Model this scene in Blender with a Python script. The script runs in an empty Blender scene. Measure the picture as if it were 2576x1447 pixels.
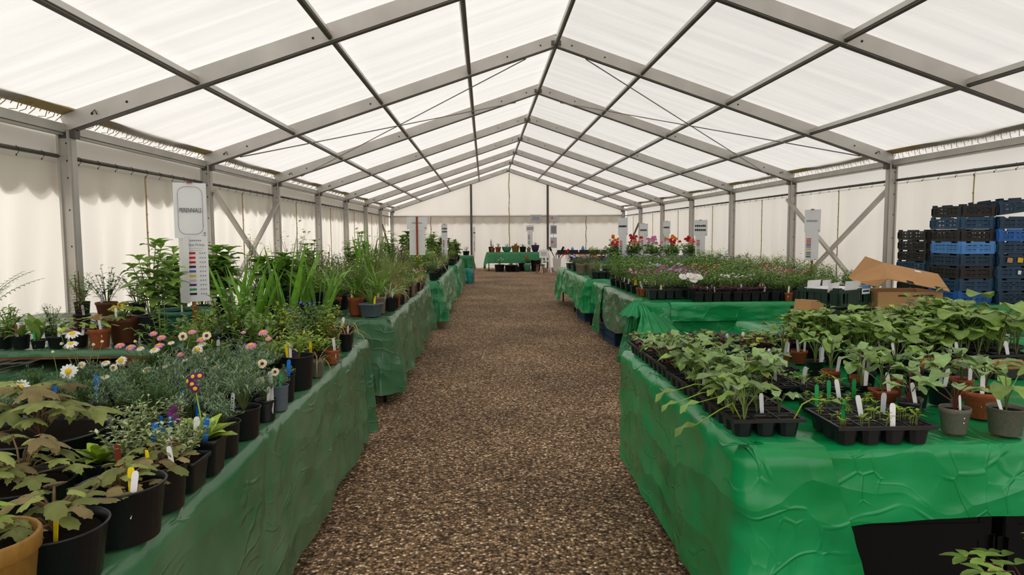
import bpy, math, random
from mathutils import Vector, Matrix, noise, Euler

random.seed(7)
R = random.random
U = random.uniform
PI = math.pi
scene = bpy.context.scene
COL = scene.collection

# ------------------------------------------------------------------ materials
M = {}


def mat(name, col, rough=0.5, spec=0.4, metal=0.0, var=0.0, vscale=8.0, bump=0.0, bscale=40.0,
        trans=0.0, tint=False, coat=0.0, objvar=0.0):
    m = bpy.data.materials.new(name)
    m.use_nodes = True
    nt = m.node_tree
    N, L = nt.nodes, nt.links
    b = N['Principled BSDF']
    out = N['Material Output']
    b.inputs['Roughness'].default_value = rough
    b.inputs['Specular IOR Level'].default_value = spec
    b.inputs['Metallic'].default_value = metal
    b.inputs['Coat Weight'].default_value = coat
    rgb = N.new('ShaderNodeRGB')
    rgb.outputs[0].default_value = (*col, 1)
    cur = rgb.outputs[0]
    tc = N.new('ShaderNodeTexCoord')

    def mult(fac_socket, lo, hi, cur):
        mr = N.new('ShaderNodeMapRange')
        mr.inputs['To Min'].default_value = lo
        mr.inputs['To Max'].default_value = hi
        L.new(fac_socket, mr.inputs['Value'])
        vm = N.new('ShaderNodeVectorMath')
        vm.operation = 'SCALE'
        L.new(cur, vm.inputs[0])
        L.new(mr.outputs[0], vm.inputs['Scale'])
        return vm.outputs[0]
    nz = N.new('ShaderNodeTexNoise')
    nz.inputs['Scale'].default_value = vscale
    nz.inputs['Detail'].default_value = 4
    L.new(tc.outputs['Object'], nz.inputs['Vector'])
    if var:
        mr = N.new('ShaderNodeMapRange')
        mr.inputs['From Min'].default_value = .3
        mr.inputs['From Max'].default_value = .7
        L.new(nz.outputs['Fac'], mr.inputs['Value'])
        cur = mult(mr.outputs[0], 1 - var, 1 + var, cur)
    if tint:
        at = N.new('ShaderNodeAttribute')
        at.attribute_name = 'tint'
        cur = mult(at.outputs['Fac'], .55, 1.5, cur)
    if objvar:
        oi = N.new('ShaderNodeObjectInfo')
        cur = mult(oi.outputs['Random'], 1 - objvar, 1 + objvar, cur)
    L.new(cur, b.inputs['Base Color'])
    if bump:
        bn = N.new('ShaderNodeTexNoise')
        bn.inputs['Scale'].default_value = bscale
        bn.inputs['Detail'].default_value = 5
        L.new(tc.outputs['Object'], bn.inputs['Vector'])
        bp = N.new('ShaderNodeBump')
        bp.inputs['Strength'].default_value = bump
        bp.inputs['Distance'].default_value = .01
        L.new(bn.outputs['Fac'], bp.inputs['Height'])
        L.new(bp.outputs[0], b.inputs['Normal'])
    if trans:
        tl = N.new('ShaderNodeBsdfTranslucent')
        L.new(cur, tl.inputs['Color'])
        mx = N.new('ShaderNodeMixShader')
        mx.inputs[0].default_value = trans
        L.new(b.outputs[0], mx.inputs[1])
        L.new(tl.outputs[0], mx.inputs[2])
        L.new(mx.outputs[0], out.inputs['Surface'])
    M[name] = m
    return m


def leafmat(name, col, rough=.42, spec=.4):
    mat(name, col, rough=rough, spec=spec, var=.22, vscale=30, trans=.22, tint=True, objvar=.18, bump=.35, bscale=90)


leafmat('lf_green', (.150, .280, .042))
leafmat('lf_mid', (.215, .345, .066))
leafmat('lf_lime', (.300, .450, .035))
leafmat('lf_dark', (.075, .175, .050))
leafmat('lf_grey', (.220, .330, .205), .6, .2)
leafmat('lf_silver', (.450, .530, .300), .6, .2)
leafmat('lf_olive', (.250, .290, .085), .6, .2)
leafmat('lf_brown', (.235, .190, .085), .7, .15)
leafmat('lf_iris', (.130, .300, .028), .35)
leafmat('lf_blue', (.235, .365, .130), .5)
leafmat('lf_purple', (.110, .040, .045), .5)
leafmat('lf_rust', (.260, .130, .040), .6)
leafmat('lf_straw', (.420, .330, .130), .7, .15)
leafmat('lf_cream', (.560, .600, .340), .6)
leafmat('stem', (.170, .240, .060), .5)
leafmat('stem_red', (.150, .045, .040), .5)
leafmat('dry_stem', (.230, .150, .080), .8, .1)
for nm, c in dict(white=(.85, .85, .82), yellow=(.85, .55, .02), pink=(.75, .26, .50), magenta=(.50, .08, .28), orange=(.85, .24, .02),
                  red=(.65, .015, .015), violet=(.11, .035, .35), coral=(.75, .20, .15), purple=(.13, .02, .13), lilac=(.52, .42, .62), blue=(.10, .14, .60), cream=(.8, .72, .45)).items():
    mat('fl_' + nm, c, rough=.6, spec=.2, trans=.2, tint=True)
mat('pot_black', (.008, .009, .0115), .40, .45, var=.3, vscale=6, bump=.05, bscale=30)
mat('pot_terracotta', (.300, .075, .028), .55, .3, var=.2, objvar=.15)
mat('pot_brown', (.120, .040, .020), .5, .3, var=.15)
mat('pot_grey', (.130, .125, .100), .5, .3, var=.15)
mat('pot_blue', (.120, .150, .190), .5, .3, var=.1)
mat('pot_taupe', (.230, .170, .130), .6, .2, var=.15)
mat('pot_teal', (.055, .200, .140), .5, .3, var=.2)
mat('pot_ochre', (.270, .140, .025), .5, .35, var=.12)
mat('pot_purple', (.040, .020, .080), .45, .3, var=.12)
mat('soil', (.022, .014, .009), .95, .1, var=.5, vscale=60, bump=.8, bscale=120)
mat('tag_white', (.80, .80, .80), .4, .3)
mat('tag_grey', (.42, .43, .46), .4, .3)
mat('tag_yellow', (.85, .65, .01), .4, .3)
mat('tag_blue', (.01, .16, .62), .4, .3)
mat('tag_red', (.22, .035, .015), .4, .3)
mat('tag_green', (.01, .30, .07), .4, .3)
mat('tag_purple', (.08, .01, .16), .4, .3)
mat('ink', (.02, .02, .025), .6, .1)
mat('ink_grey', (.25, .25, .27), .6, .1)
mat('paper', (.78, .78, .80), .5, .3, var=.03)
mat('paper_grey', (.50, .50, .52), .5, .3, var=.08)
mat('stake_wood', (.300, .072, .022), .6, .2, var=.25, vscale=20)
mat('plank_wood', (.270, .110, .045), .7, .2, var=.35, vscale=14)
mat('cardboard', (.480, .270, .125), .85, .1, var=.08, vscale=5)
mat('cardboard_dark', (.300, .150, .065), .85, .1, var=.08, vscale=5)
mat('coir', (.420, .220, .085), .95, .05, var=.3, vscale=50, bump=.6)
mat('metal', (.500, .475, .440), .45, .5, metal=.45, var=.10, vscale=3)
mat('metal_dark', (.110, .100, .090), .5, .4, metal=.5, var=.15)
mat('cable', (.25, .235, .22), .5, .4, metal=.5)
mat('black_metal', (.012, .012, .013), .5, .4)
mat('tan_hem', (.420, .330, .170), .8, .1, var=.15)
mat('crate_blue', (.012, .110, .400), .45, .4, var=.15, objvar=.25)
mat('crate_light', (.075, .250, .600), .45, .4, var=.1)
mat('crate_dark', (.010, .045, .095), .45, .4, var=.15, objvar=.3)
mat('crate_black', (.012, .011, .011), .45, .4, var=.2)
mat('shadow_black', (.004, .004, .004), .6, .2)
mat('crate_green', (.010, .035, .024), .5, .35, var=.15)
mat('crate_olive', (.040, .050, .030), .8, .1, var=.15)
mat('teal_bag', (.020, .260, .270), .4, .4, var=.25)
mat('green_net', (.060, .250, .110), .6, .2, var=.25, vscale=30)
mat('table_top', (.35, .30, .24), .7, .2, var=.1)
mat('white_paint', (.80, .79, .77), .5, .3, var=.04)
mat('hand_skin', (.6, .4, .3), .6)


def canvas(name, col, streak_axis, trans=.5, wrinkle_shade=.06):
    m = bpy.data.materials.new(name)
    m.use_nodes = True
    nt = m.node_tree
    N, L = nt.nodes, nt.links
    N.clear()
    out = N.new('ShaderNodeOutputMaterial')
    d = N.new('ShaderNodeBsdfDiffuse')
    t = N.new('ShaderNodeBsdfTranslucent')
    mx = N.new('ShaderNodeMixShader')
    mx.inputs[0].default_value = trans
    tc = N.new('ShaderNodeTexCoord')
    mp = N.new('ShaderNodeMapping')
    mp.inputs['Scale'].default_value = streak_axis
    L.new(tc.outputs['Object'], mp.inputs['Vector'])
    nz = N.new('ShaderNodeTexNoise')
    nz.inputs['Scale'].default_value = 1
    nz.inputs['Detail'].default_value = 6
    nz.inputs['Distortion'].default_value = .4
    L.new(mp.outputs[0], nz.inputs['Vector'])
    mr = N.new('ShaderNodeMapRange')
    mr.inputs['From Min'].default_value = .35
    mr.inputs['From Max'].default_value = .65
    mr.inputs['To Min'].default_value = 1 - wrinkle_shade  # wrinkle and fold shading put into the canvas colour as noise streaks
    mr.inputs['To Max'].default_value = 1.0
    L.new(nz.outputs['Fac'], mr.inputs['Value'])
    vm = N.new('ShaderNodeVectorMath')
    vm.operation = 'SCALE'
    vm.inputs[0].default_value = col
    L.new(mr.outputs[0], vm.inputs['Scale'])
    bp = N.new('ShaderNodeBump')
    bp.inputs['Strength'].default_value = .5
    bp.inputs['Distance'].default_value = .05
    L.new(nz.outputs['Fac'], bp.inputs['Height'])
    for n in (d, t):
        L.new(vm.outputs[0], n.inputs['Color'])
        L.new(bp.outputs[0], n.inputs['Normal'])
    L.new(d.outputs[0], mx.inputs[1])
    L.new(t.outputs[0], mx.inputs[2])
    L.new(mx.outputs[0], out.inputs['Surface'])
    M[name] = m


canvas('roof_canvas', (.745, .725, .705), (.30, 5.0, .30), .50, .10)
canvas('wall_canvas', (.88, .845, .775), (1.0, 1.6, .12), .45, .08)
canvas('gable_canvas', (.87, .835, .765), (.9, 1.0, .15), .48, .06)
canvas('valance_canvas', (.88, .86, .82), (1, 1, 1), .45, .03)
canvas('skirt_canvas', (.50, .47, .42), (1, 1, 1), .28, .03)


def plastic(name, col, dull, trans=.12):
    """thin creased polythene sheet"""
    m = bpy.data.materials.new(name)
    m.use_nodes = True
    nt = m.node_tree
    N, L = nt.nodes, nt.links
    b = N['Principled BSDF']
    out = N['Material Output']
    tc = N.new('ShaderNodeTexCoord')
    nz = N.new('ShaderNodeTexNoise')
    nz.inputs['Scale'].default_value = 3.2
    nz.inputs['Detail'].default_value = 5
    L.new(tc.outputs['Object'], nz.inputs['Vector'])
    cr = N.new('ShaderNodeValToRGB')
    e = cr.color_ramp.elements
    e[0].position = .30
    e[0].color = (*[c * .72 for c in col], 1)
    e[1].position = .72
    e[1].color = (*dull, 1)
    L.new(nz.outputs['Fac'], cr.inputs[0])
    L.new(cr.outputs[0], b.inputs['Base Color'])
    b.inputs['Roughness'].default_value = .24
    b.inputs['Specular IOR Level'].default_value = .48
    # long sparse creases: thin ridges of distorted noise, masked in patches, over soft undulation
    def noise_(sc, ds, rot, stretch, det=1.5):
        mp = N.new('ShaderNodeMapping')
        mp.inputs['Rotation'].default_value = rot
        mp.inputs['Scale'].default_value = stretch
        L.new(tc.outputs['Object'], mp.inputs['Vector'])
        n = N.new('ShaderNodeTexNoise')
        n.inputs['Scale'].default_value = sc
        n.inputs['Detail'].default_value = det
        n.inputs['Distortion'].default_value = ds
        L.new(mp.outputs[0], n.inputs['Vector'])
        return n.outputs['Fac']

    def rng(sock, a, b, c, d):
        m_ = N.new('ShaderNodeMapRange')
        m_.interpolation_type = 'SMOOTHSTEP'
        for k, v in zip(('From Min', 'From Max', 'To Min', 'To Max'), (a, b, c, d)):
            m_.inputs[k].default_value = v
        L.new(sock, m_.inputs['Value'])
        return m_.outputs[0]

    def op(o, x, y):
        m_ = N.new('ShaderNodeMath')
        m_.operation = o
        for i, q in enumerate((x, y)):
            if isinstance(q, float):
                m_.inputs[i].default_value = q
            else:
                L.new(q, m_.inputs[i])
        return m_.outputs[0]

    def ridge(sc, rot, stretch, wd, msc):
        n = noise_(sc, .5, rot, stretch)
        r = rng(op('ABSOLUTE', op('SUBTRACT', n, .5), 0.0), 0.0, wd, 1.0, 0.0)
        return op('MULTIPLY', r, rng(noise_(msc, 0.0, rot, (1, 1, 1)), .47, .62, 0.0, 1.0))
    wz = N.new('ShaderNodeTexNoise')
    wz.inputs['Scale'].default_value = 1.7
    L.new(tc.outputs['Object'], wz.inputs['Vector'])
    wa = N.new('ShaderNodeVectorMath')
    wa.operation = 'MULTIPLY_ADD'
    L.new(wz.outputs['Color'], wa.inputs[0])
    wa.inputs[1].default_value = (.45, .45, .45)
    L.new(tc.outputs['Object'], wa.inputs[2])
    warp = wa.outputs[0]

    def facets(sc, rot, stretch, edge=False):
        # straight-edged crumple facets, or the thin ridges between them
        mp = N.new('ShaderNodeMapping')
        mp.inputs['Rotation'].default_value = rot
        mp.inputs['Scale'].default_value = stretch
        L.new(warp, mp.inputs['Vector'])
        v = N.new('ShaderNodeTexVoronoi')
        v.inputs['Scale'].default_value = sc
        if edge:
            v.feature = 'DISTANCE_TO_EDGE'
        L.new(mp.outputs[0], v.inputs['Vector'])
        return v.outputs['Distance']

    def mask(sc, lo, hi, z):
        return rng(noise_(sc, 0.0, (0, 0, z), (1, 1, 1)), lo, hi, 0.0, 1.0)
    h = op('MULTIPLY', facets(2.2, (.5, .7, .6), (.9, .28, 2.3)), 1.3)
    h = op('ADD', h, op('MULTIPLY', op('MULTIPLY', facets(6.0, (-.6, .4, 1.1), (1.7, .5, 1)), mask(1.6, .42, .60, .2)), .55))
    h = op('ADD', h, op('MULTIPLY', op('MULTIPLY', rng(facets(2.6, (.3, .9, .2), (1.2, .22, 2.2), True), 0.0, .040, 1.0, 0.0), mask(3.6, .48, .60, 1.2)), .13))
    h = op('ADD', h, op('MULTIPLY', op('MULTIPLY', rng(facets(4.8, (-.8, -.5, .9), (1.9, .28, 1.3), True), 0.0, .05, 1.0, 0.0), mask(4.6, .49, .61, 2.2)), .09))
    h = op('ADD', h, op('MULTIPLY', op('MULTIPLY', facets(15.0, (.9, -.5, .3), (1.5, .5, .8)), mask(2.6, .50, .68, .7)), .035))
    h = op('ADD', h, op('MULTIPLY', noise_(2.4, .8, (0, 0, .4), (1, 1, .7), 2.0), .8))

    class _S:
        outputs = [h]
    s2 = _S
    bp = N.new('ShaderNodeBump')
    bp.inputs['Strength'].default_value = .9
    bp.inputs['Distance'].default_value = .032
    L.new(s2.outputs[0], bp.inputs['Height'])
    L.new(bp.outputs[0], b.inputs['Normal'])
    tl = N.new('ShaderNodeBsdfTranslucent')
    L.new(cr.outputs[0], tl.inputs['Color'])
    mx = N.new('ShaderNodeMixShader')
    mx.inputs[0].default_value = trans
    L.new(b.outputs[0], mx.inputs[1])
    L.new(tl.outputs[0], mx.inputs[2])
    L.new(mx.outputs[0], out.inputs['Surface'])
    M[name] = m


plastic('cloth_vivid', (.000, .330, .075), (.015, .380, .125))
plastic('cloth_left', (.042, .205, .082), (.115, .235, .125))  # same green plastic, dulled: brownish grazing reflection and backlight put into its colour
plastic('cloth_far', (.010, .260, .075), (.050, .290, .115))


def gravel():
    m = bpy.data.materials.new('gravel')
    m.use_nodes = True
    nt = m.node_tree
    N, L = nt.nodes, nt.links
    b = N['Principled BSDF']
    b.inputs['Roughness'].default_value = .9
    b.inputs['Specular IOR Level'].default_value = .2
    tc = N.new('ShaderNodeTexCoord')
    vo = N.new('ShaderNodeTexVoronoi')
    vo.inputs['Scale'].default_value = 75
    vo.inputs['Randomness'].default_value = 1
    L.new(tc.outputs['Object'], vo.inputs['Vector'])
    wn = N.new('ShaderNodeSeparateColor')
    L.new(vo.outputs['Color'], wn.inputs[0])
    cr = N.new('ShaderNodeValToRGB')
    e = cr.color_ramp.elements
    e[0].position = 0
    e[0].color = (.038, .024, .014, 1)
    e[1].position = 1
    e[1].color = (.85, .66, .46, 1)
    for p, c in ((.35, (.165, .100, .056, 1)), (.65, (.27, .168, .096, 1)), (.88, (.45, .29, .17, 1))):
        el = e.new(p)
        el.color = c
    L.new(wn.outputs[0], cr.inputs[0])
    # dark gaps between stones
    mr = N.new('ShaderNodeMapRange')
    mr.inputs['From Min'].default_value = .25
    mr.inputs['From Max'].default_value = .75
    mr.inputs['To Min'].default_value = 1.1
    mr.inputs['To Max'].default_value = .38
    L.new(vo.outputs['Distance'], mr.inputs['Value'])
    big = N.new('ShaderNodeTexNoise')
    big.inputs['Scale'].default_value = .9
    big.inputs['Detail'].default_value = 5
    L.new(tc.outputs['Object'], big.inputs['Vector'])
    mr2 = N.new('ShaderNodeMapRange')
    mr2.inputs['From Min'].default_value = .3
    mr2.inputs['From Max'].default_value = .7
    mr2.inputs['To Min'].default_value = .80
    mr2.inputs['To Max'].default_value = 1.55
    L.new(big.outputs['Fac'], mr2.inputs['Value'])
    mu = N.new('ShaderNodeMath')
    mu.operation = 'MULTIPLY'
    L.new(mr.outputs[0], mu.inputs[0])
    L.new(mr2.outputs[0], mu.inputs[1])
    vm = N.new('ShaderNodeVectorMath')
    vm.operation = 'SCALE'
    L.new(cr.outputs[0], vm.inputs[0])
    L.new(mu.outputs[0], vm.inputs['Scale'])
    L.new(vm.outputs[0], b.inputs['Base Color'])
    bp = N.new('ShaderNodeBump')
    bp.invert = True
    bp.inputs['Strength'].default_value = .8
    bp.inputs['Distance'].default_value = .008
    L.new(vo.outputs['Distance'], bp.inputs['Height'])
    L.new(bp.outputs[0], b.inputs['Normal'])
    M['gravel'] = m


gravel()


# ------------------------------------------------------------------ mesh builder
class MB:
    def __init__(s):
        s.v, s.f, s.t = [], [], []

    def add(s, vs, fs, tint=.5):
        b = len(s.v)
        s.v.extend(vs)
        s.t.extend([tint] * len(vs))
        s.f.extend([tuple(b + i for i in f) for f in fs])

    def box(s, c, size, rot=None, tint=.5):
        hx, hy, hz = size[0] / 2, size[1] / 2, size[2] / 2
        vs = [Vector((x, y, z)) for x in (-hx, hx) for y in (-hy, hy) for z in (-hz, hz)]
        if rot is not None:
            vs = [rot @ v for v in vs]
        vs = [v + Vector(c) for v in vs]
        s.add(vs, [(0, 1, 3, 2), (4, 6, 7, 5), (0, 4, 5, 1), (2, 3, 7, 6), (0, 2, 6, 4), (1, 5, 7, 3)], tint)

    def bar(s, p, q, w, h, upv=(0, 0, 1), tint=.5):
        p, q = Vector(p), Vector(q)
        d = (q - p)
        ln = d.length
        d.normalize()
        side = d.cross(Vector(upv)).normalized()
        up = side.cross(d).normalized()
        m = Matrix((side, d, up)).transposed()
        s.box((p + q) / 2, (w, ln, h), m, tint)

    def tube(s, pts, r0, r1=None, k=5, tint=.5, cap=True):
        r1 = r0 if r1 is None else r1
        pts = [Vector(p) for p in pts]
        n = len(pts)
        vs, fs = [], []
        for i, p in enumerate(pts):
            d = (pts[min(i + 1, n - 1)] - pts[max(i - 1, 0)]).normalized()
            a = d.cross(Vector((0, 0, 1)))
            if a.length < .05:
                a = d.cross(Vector((1, 0, 0)))
            a.normalize()
            b = d.cross(a)
            r = r0 + (r1 - r0) * i / max(1, n - 1)
            for j in range(k):
                t = 2 * PI * j / k
                vs.append(p + a * (r * math.cos(t)) + b * (r * math.sin(t)))
        for i in range(n - 1):
            for j in range(k):
                fs.append((i * k + j, i * k + (j + 1) % k, (i + 1) * k + (j + 1) % k, (i + 1) * k + j))
        if cap:
            fs.append(tuple(range(k))[::-1])
            fs.append(tuple(range((n - 1) * k, n * k)))
        s.add(vs, fs, tint)

    def lathe(s, prof, k=24, c=(0, 0, 0), tint=.5):
        vs, fs = [], []
        for r, z in prof:
            for j in range(k):
                t = 2 * PI * j / k
                vs.append(Vector((c[0] + r * math.cos(t), c[1] + r * math.sin(t), c[2] + z)))
        for i in range(len(prof) - 1):
            for j in range(k):
                fs.append((i * k + j, i * k + (j + 1) % k, (i + 1) * k + (j + 1) % k, (i + 1) * k + j))
        s.add(vs, fs, tint)

    def leaf(s, p, yaw, pitch, ln, w, n=3, shape='oval', droop=.6, fold=.25, tint=None, wave=0.0, twist=0.0):
        """blade from p heading yaw, rising at pitch, bending down by droop radians"""
        tint = R() if tint is None else tint
        p = Vector(p)
        vs, fs = [], []
        cy, sy = math.cos(yaw), math.sin(yaw)
        side0 = Vector((-sy, cy, 0))
        q = p.copy()
        a = pitch
        for i in range(n + 1):
            t = i / n
            if shape == 'oval':
                ww = math.sin(PI * min(1, (t * .94 + .03))) ** .75
            elif shape == 'lance':
                ww = math.sin(PI * (t * .96 + .02) ** .8) ** 1.1
            elif shape == 'sword':
                ww = (1 - t ** 2.6) * (.75 + .25 * math.sin(PI * min(1, t * 1.5)))
            elif shape == 'strap':
                ww = (1 - t ** 5) * .95
            elif shape == 'heart':
                ww = (1 - t) ** .6 * min(1, .5 + t * 3)
            else:
                ww = math.sin(PI * t)
            ww = max(ww, .02) * w / 2
            d = Vector((cy * math.cos(a), sy * math.cos(a), math.sin(a)))
            upn = side0.cross(d) * -1
            if upn.z < 0 and abs(a) < 1.5:
                upn = -upn
            sd = side0 * math.cos(twist * t) + upn * math.sin(twist * t)
            lift = upn * (ww * fold)
            wv = upn * (wave * ww * math.sin(i * 2.4 + yaw * 3))
            vs += [q + sd * ww + lift + wv, q.copy(), q - sd * ww + lift - wv]
            q = q + d * (ln / n)
            a -= droop / n
        for i in range(n):
            b = i * 3
            fs += [(b, b + 1, b + 4, b + 3), (b + 1, b + 2, b + 5, b + 4)]
        s.add(vs, fs, tint)
        return vs[-2]

    def palm(s, p, yaw, pitch, r, lobes=5, droop=.5, tint=None):
        """palmate lobed leaf with toothed lobes, held out from p"""
        tint = R() if tint is None else tint
        p = Vector(p)
        rot = Euler((0, -pitch, yaw)).to_matrix()
        outl = []
        spread = 2.35
        for i in range(lobes):
            ang = -spread + 2 * spread * i / (lobes - 1)
            big = 1.0 if abs(ang) < .2 else (.93 if abs(ang) < 1.4 else .68)
            for da, rr in ((-.50, .48), (-.33, .66), (-.24, .72), (-.20, .84), (-.10, .85), (0, 1.0), (.10, .85), (.20, .84), (.24, .72), (.33, .66)):
                outl.append((ang + da * spread * 2 / (lobes - 1) * 1.0, rr * big))
        outl.append((spread + .5 * spread * 2 / (lobes - 1), .35))
        vs = [p]
        rings = (.35, .7, 1.0)
        for k in rings:
            for a, rr in outl:
                q = rr * r * k
                # each lobe creases along its rib and hangs at the tip
                rib = math.cos(a * (lobes - 1) / spread * PI / 1.0)
                z = -droop * (q / r) ** 2 * r * (.8 + .2 * abs(a)) + .05 * r * rib * k
                vs.append(p + rot @ Vector((q * math.cos(a) + .12 * r, q * math.sin(a), z)))
        n = len(outl)
        fs = []
        for j in range(n - 1):
            fs.append((0, 1 + j, 2 + j))
            for kk in range(len(rings) - 1):
                b = 1 + kk * n
                fs.append((b + j, b + n + j, b + n + j + 1, b + j + 1))
        s.add(vs, fs, tint)

    def flower(s, p, nrm, r, n=10, w=.5, droop=.1, tint=None):
        """ring of petals facing nrm"""
        nrm = Vector(nrm).normalized()
        a = nrm.cross(Vector((.3, .9, .1))).normalized()
        b = nrm.cross(a)
        p = Vector(p)
        for i in range(n):
            t = 2 * PI * i / n + U(-.08, .08)
            d = a * math.cos(t) + b * math.sin(t)
            e = nrm.cross(d)
            ww = 2 * PI * r / n * w
            rr = r * U(.88, 1.05)
            vs = [p + d * r * .12 + e * ww * .25, p + d * r * .12 - e * ww * .25,
                  p + d * rr * .65 - e * ww * .55 + nrm * r * .02, p + d * rr - e * ww * .2 - nrm * r * droop, p + d * rr + e * ww * .2 - nrm * r * droop, p + d * rr * .65 + e * ww * .55 + nrm * r * .02]
            s.add(vs, [(0, 1, 2, 5), (5, 2, 3, 4)], U(.35, .65) if tint is None else tint)

    def dome(s, p, nrm, r, h=.5, k=7, tint=.5):
        nrm = Vector(nrm).normalized()
        a = nrm.cross(Vector((.3, .9, .1))).normalized()
        b = nrm.cross(a)
        p = Vector(p)
        vs, fs = [], []
        for rr, hh in ((1, 0), (.75, .6), (.35, .95)):
            for j in range(k):
                t = 2 * PI * j / k
                vs.append(p + (a * math.cos(t) + b * math.sin(t)) * r * rr + nrm * r * h * hh)
        vs.append(p + nrm * r * h)
        for i in range(2):
            for j in range(k):
                fs.append((i * k + j, i * k + (j + 1) % k, (i + 1) * k + (j + 1) % k, (i + 1) * k + j))
        for j in range(k):
            fs.append((2 * k + j, 2 * k + (j + 1) % k, 3 * k))
        s.add(vs, fs, tint)

    def mesh(s, name, m, smooth=True):
        me = bpy.data.meshes.new(name)
        me.from_pydata([tuple(v) for v in s.v], [], s.f)
        at = me.attributes.new('tint', 'FLOAT', 'POINT')
        at.data.foreach_set('value', s.t)
        me.materials.append(M[m])
        if smooth:
            me.polygons.foreach_set('use_smooth', [True] * len(me.polygons))
        me.update()
        return me


def link(o, parent=None):
    COL.objects.link(o)
    if parent is not None:
        o.parent = parent
    return o


def part(name, me, parent=None, loc=(0, 0, 0), rot=(0, 0, 0), scale=(1, 1, 1), label=None):
    o = bpy.data.objects.new(name, me)
    link(o, parent)
    o.location, o.rotation_euler, o.scale = loc, rot, scale
    if label:
        o['label'] = label
    return o


def empty(name, loc=(0, 0, 0), rz=0.0):
    o = bpy.data.objects.new(name, None)
    o.empty_display_size = .05
    link(o)
    o.location = loc
    o.rotation_euler = (0, 0, rz)
    return o


USED = {}


def tag(o, label, cat, group=None, kind=None):
    o['label'] = label
    o['category'] = cat
    if group:
        o['group'] = group
    o['kind'] = kind or 'thing'
    USED.setdefault(label, []).append(o.name)
    return o


ORD = ['first', 'second', 'third', 'fourth', 'fifth', 'sixth', 'seventh', 'eighth', 'ninth', 'tenth', 'eleventh', 'twelfth', 'thirteenth', 'fourteenth', 'fifteenth', 'sixteenth', 'seventeenth', 'eighteenth', 'nineteenth', 'twentieth']

# ------------------------------------------------------------------ camera
CAM = Vector((-.974, 0, 1.387))
cd = bpy.data.cameras.new('camera')
cam = link(bpy.data.objects.new('camera', cd))
cd.sensor_width = 36
cd.lens = 36 * 1701.0 / 2576
cd.clip_start = .05
yaw, pitch, roll = .0404, -.079, -.0061
fw = Vector((math.sin(yaw) * math.cos(pitch), math.cos(yaw) * math.cos(pitch), math.sin(pitch)))
rt = Vector((math.cos(yaw), -math.sin(yaw), 0))
upv = rt.cross(fw)
r2 = rt * math.cos(roll) + upv * math.sin(roll)
u2 = -rt * math.sin(roll) + upv * math.cos(roll)
cam.matrix_world = Matrix.Translation(CAM) @ Matrix((r2, u2, -fw)).transposed().to_4x4()
scene.camera = cam

# ------------------------------------------------------------------ light
w = bpy.data.worlds.new('sky')
scene.world = w
w.use_nodes = True
bg = w.node_tree.nodes['Background']
bg.inputs[0].default_value = (1.0, .985, .965, 1)
bg.inputs[1].default_value = SKY_STRENGTH = 1.65
sl = bpy.data.lights.new('sun', 'SUN')
sl.energy = 3.0
sl.angle = math.radians(12)
sl.color = (1, .965, .91)
so = link(bpy.data.objects.new('sun', sl))
so.rotation_euler = (math.radians(30), math.radians(-46), 0)

# ------------------------------------------------------------------ the tent
HW = 4.636
Y0 = 6.178
EAVE, RIDGE = 2.30, 3.87
SL = (RIDGE - EAVE) / HW
FR = [Y0 + 3 * k for k in range(-3, 8)]
YB = FR[-1]
CANX = HW + .10


def roofz(x, off=.17):
    return RIDGE - abs(x) * SL + off


def grid_mesh(name, nu, nv, fn, m):
    mb = MB()
    vs = [Vector(fn(i / nu, j / nv)) for j in range(nv + 1) for i in range(nu + 1)]
    fs = [(j * (nu + 1) + i, j * (nu + 1) + i + 1, (j + 1) * (nu + 1) + i + 1, (j + 1) * (nu + 1) + i) for j in range(nv) for i in range(nu)]
    mb.add(vs, fs)
    return mb.mesh(name, m)


# floor
flo = part('floor', grid_mesh('floor', 8, 20, lambda u, v: (-9 + 18 * u, -8 + 44 * v, 0), 'gravel'))
tag(flo, 'brown gravel ground running the length of the marquee', 'floor', kind='structure')


# roof: two slopes, drum-tight but slightly scalloped between the frames
def roof_fn(side):
    def fn(u, v):
        y = FR[0] + (YB - FR[0]) * v
        x = side * (CANX + .10) * u
        ph = (y - FR[0]) / 3.0
        sag = .035 * math.sin(PI * (ph % 1.0))
        n = noise.noise(Vector((x * .8, y * 2.2, 3.0 * side))) * .012
        return (x, y, roofz(x) - sag + n)
    return fn


for side, nm in ((-1, 'left'), (1, 'right')):
    me = grid_mesh('ceiling_' + nm, 24, 264, roof_fn(side), 'roof_canvas')
    o = part('ceiling_' + nm, me)
    tag(o, 'white translucent roof canvas, %s slope of the marquee' % nm, 'roof', kind='structure')


# side walls: curtains hung from the wall rail, with fanned folds
def wall_fn(side):
    def fn(u, v):
        y = FR[0] + (YB - FR[0]) * u
        z = 2.06 * v
        ph = ((y - FR[0]) / 1.5) % 1.0
        amp = .12 * (1 - v * .3) * math.sin(PI * ph)
        f = (amp * math.sin(14 * (ph - .5) / (.30 + .75 * v) + y) * (.35 + .65 * v) * (1.12 - v)) + .03 * (1.1 - v) * noise.noise(Vector((y * 2.3, z * .8, side)))
        return (side * (CANX + .02 + f), y, z)
    return fn


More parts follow.
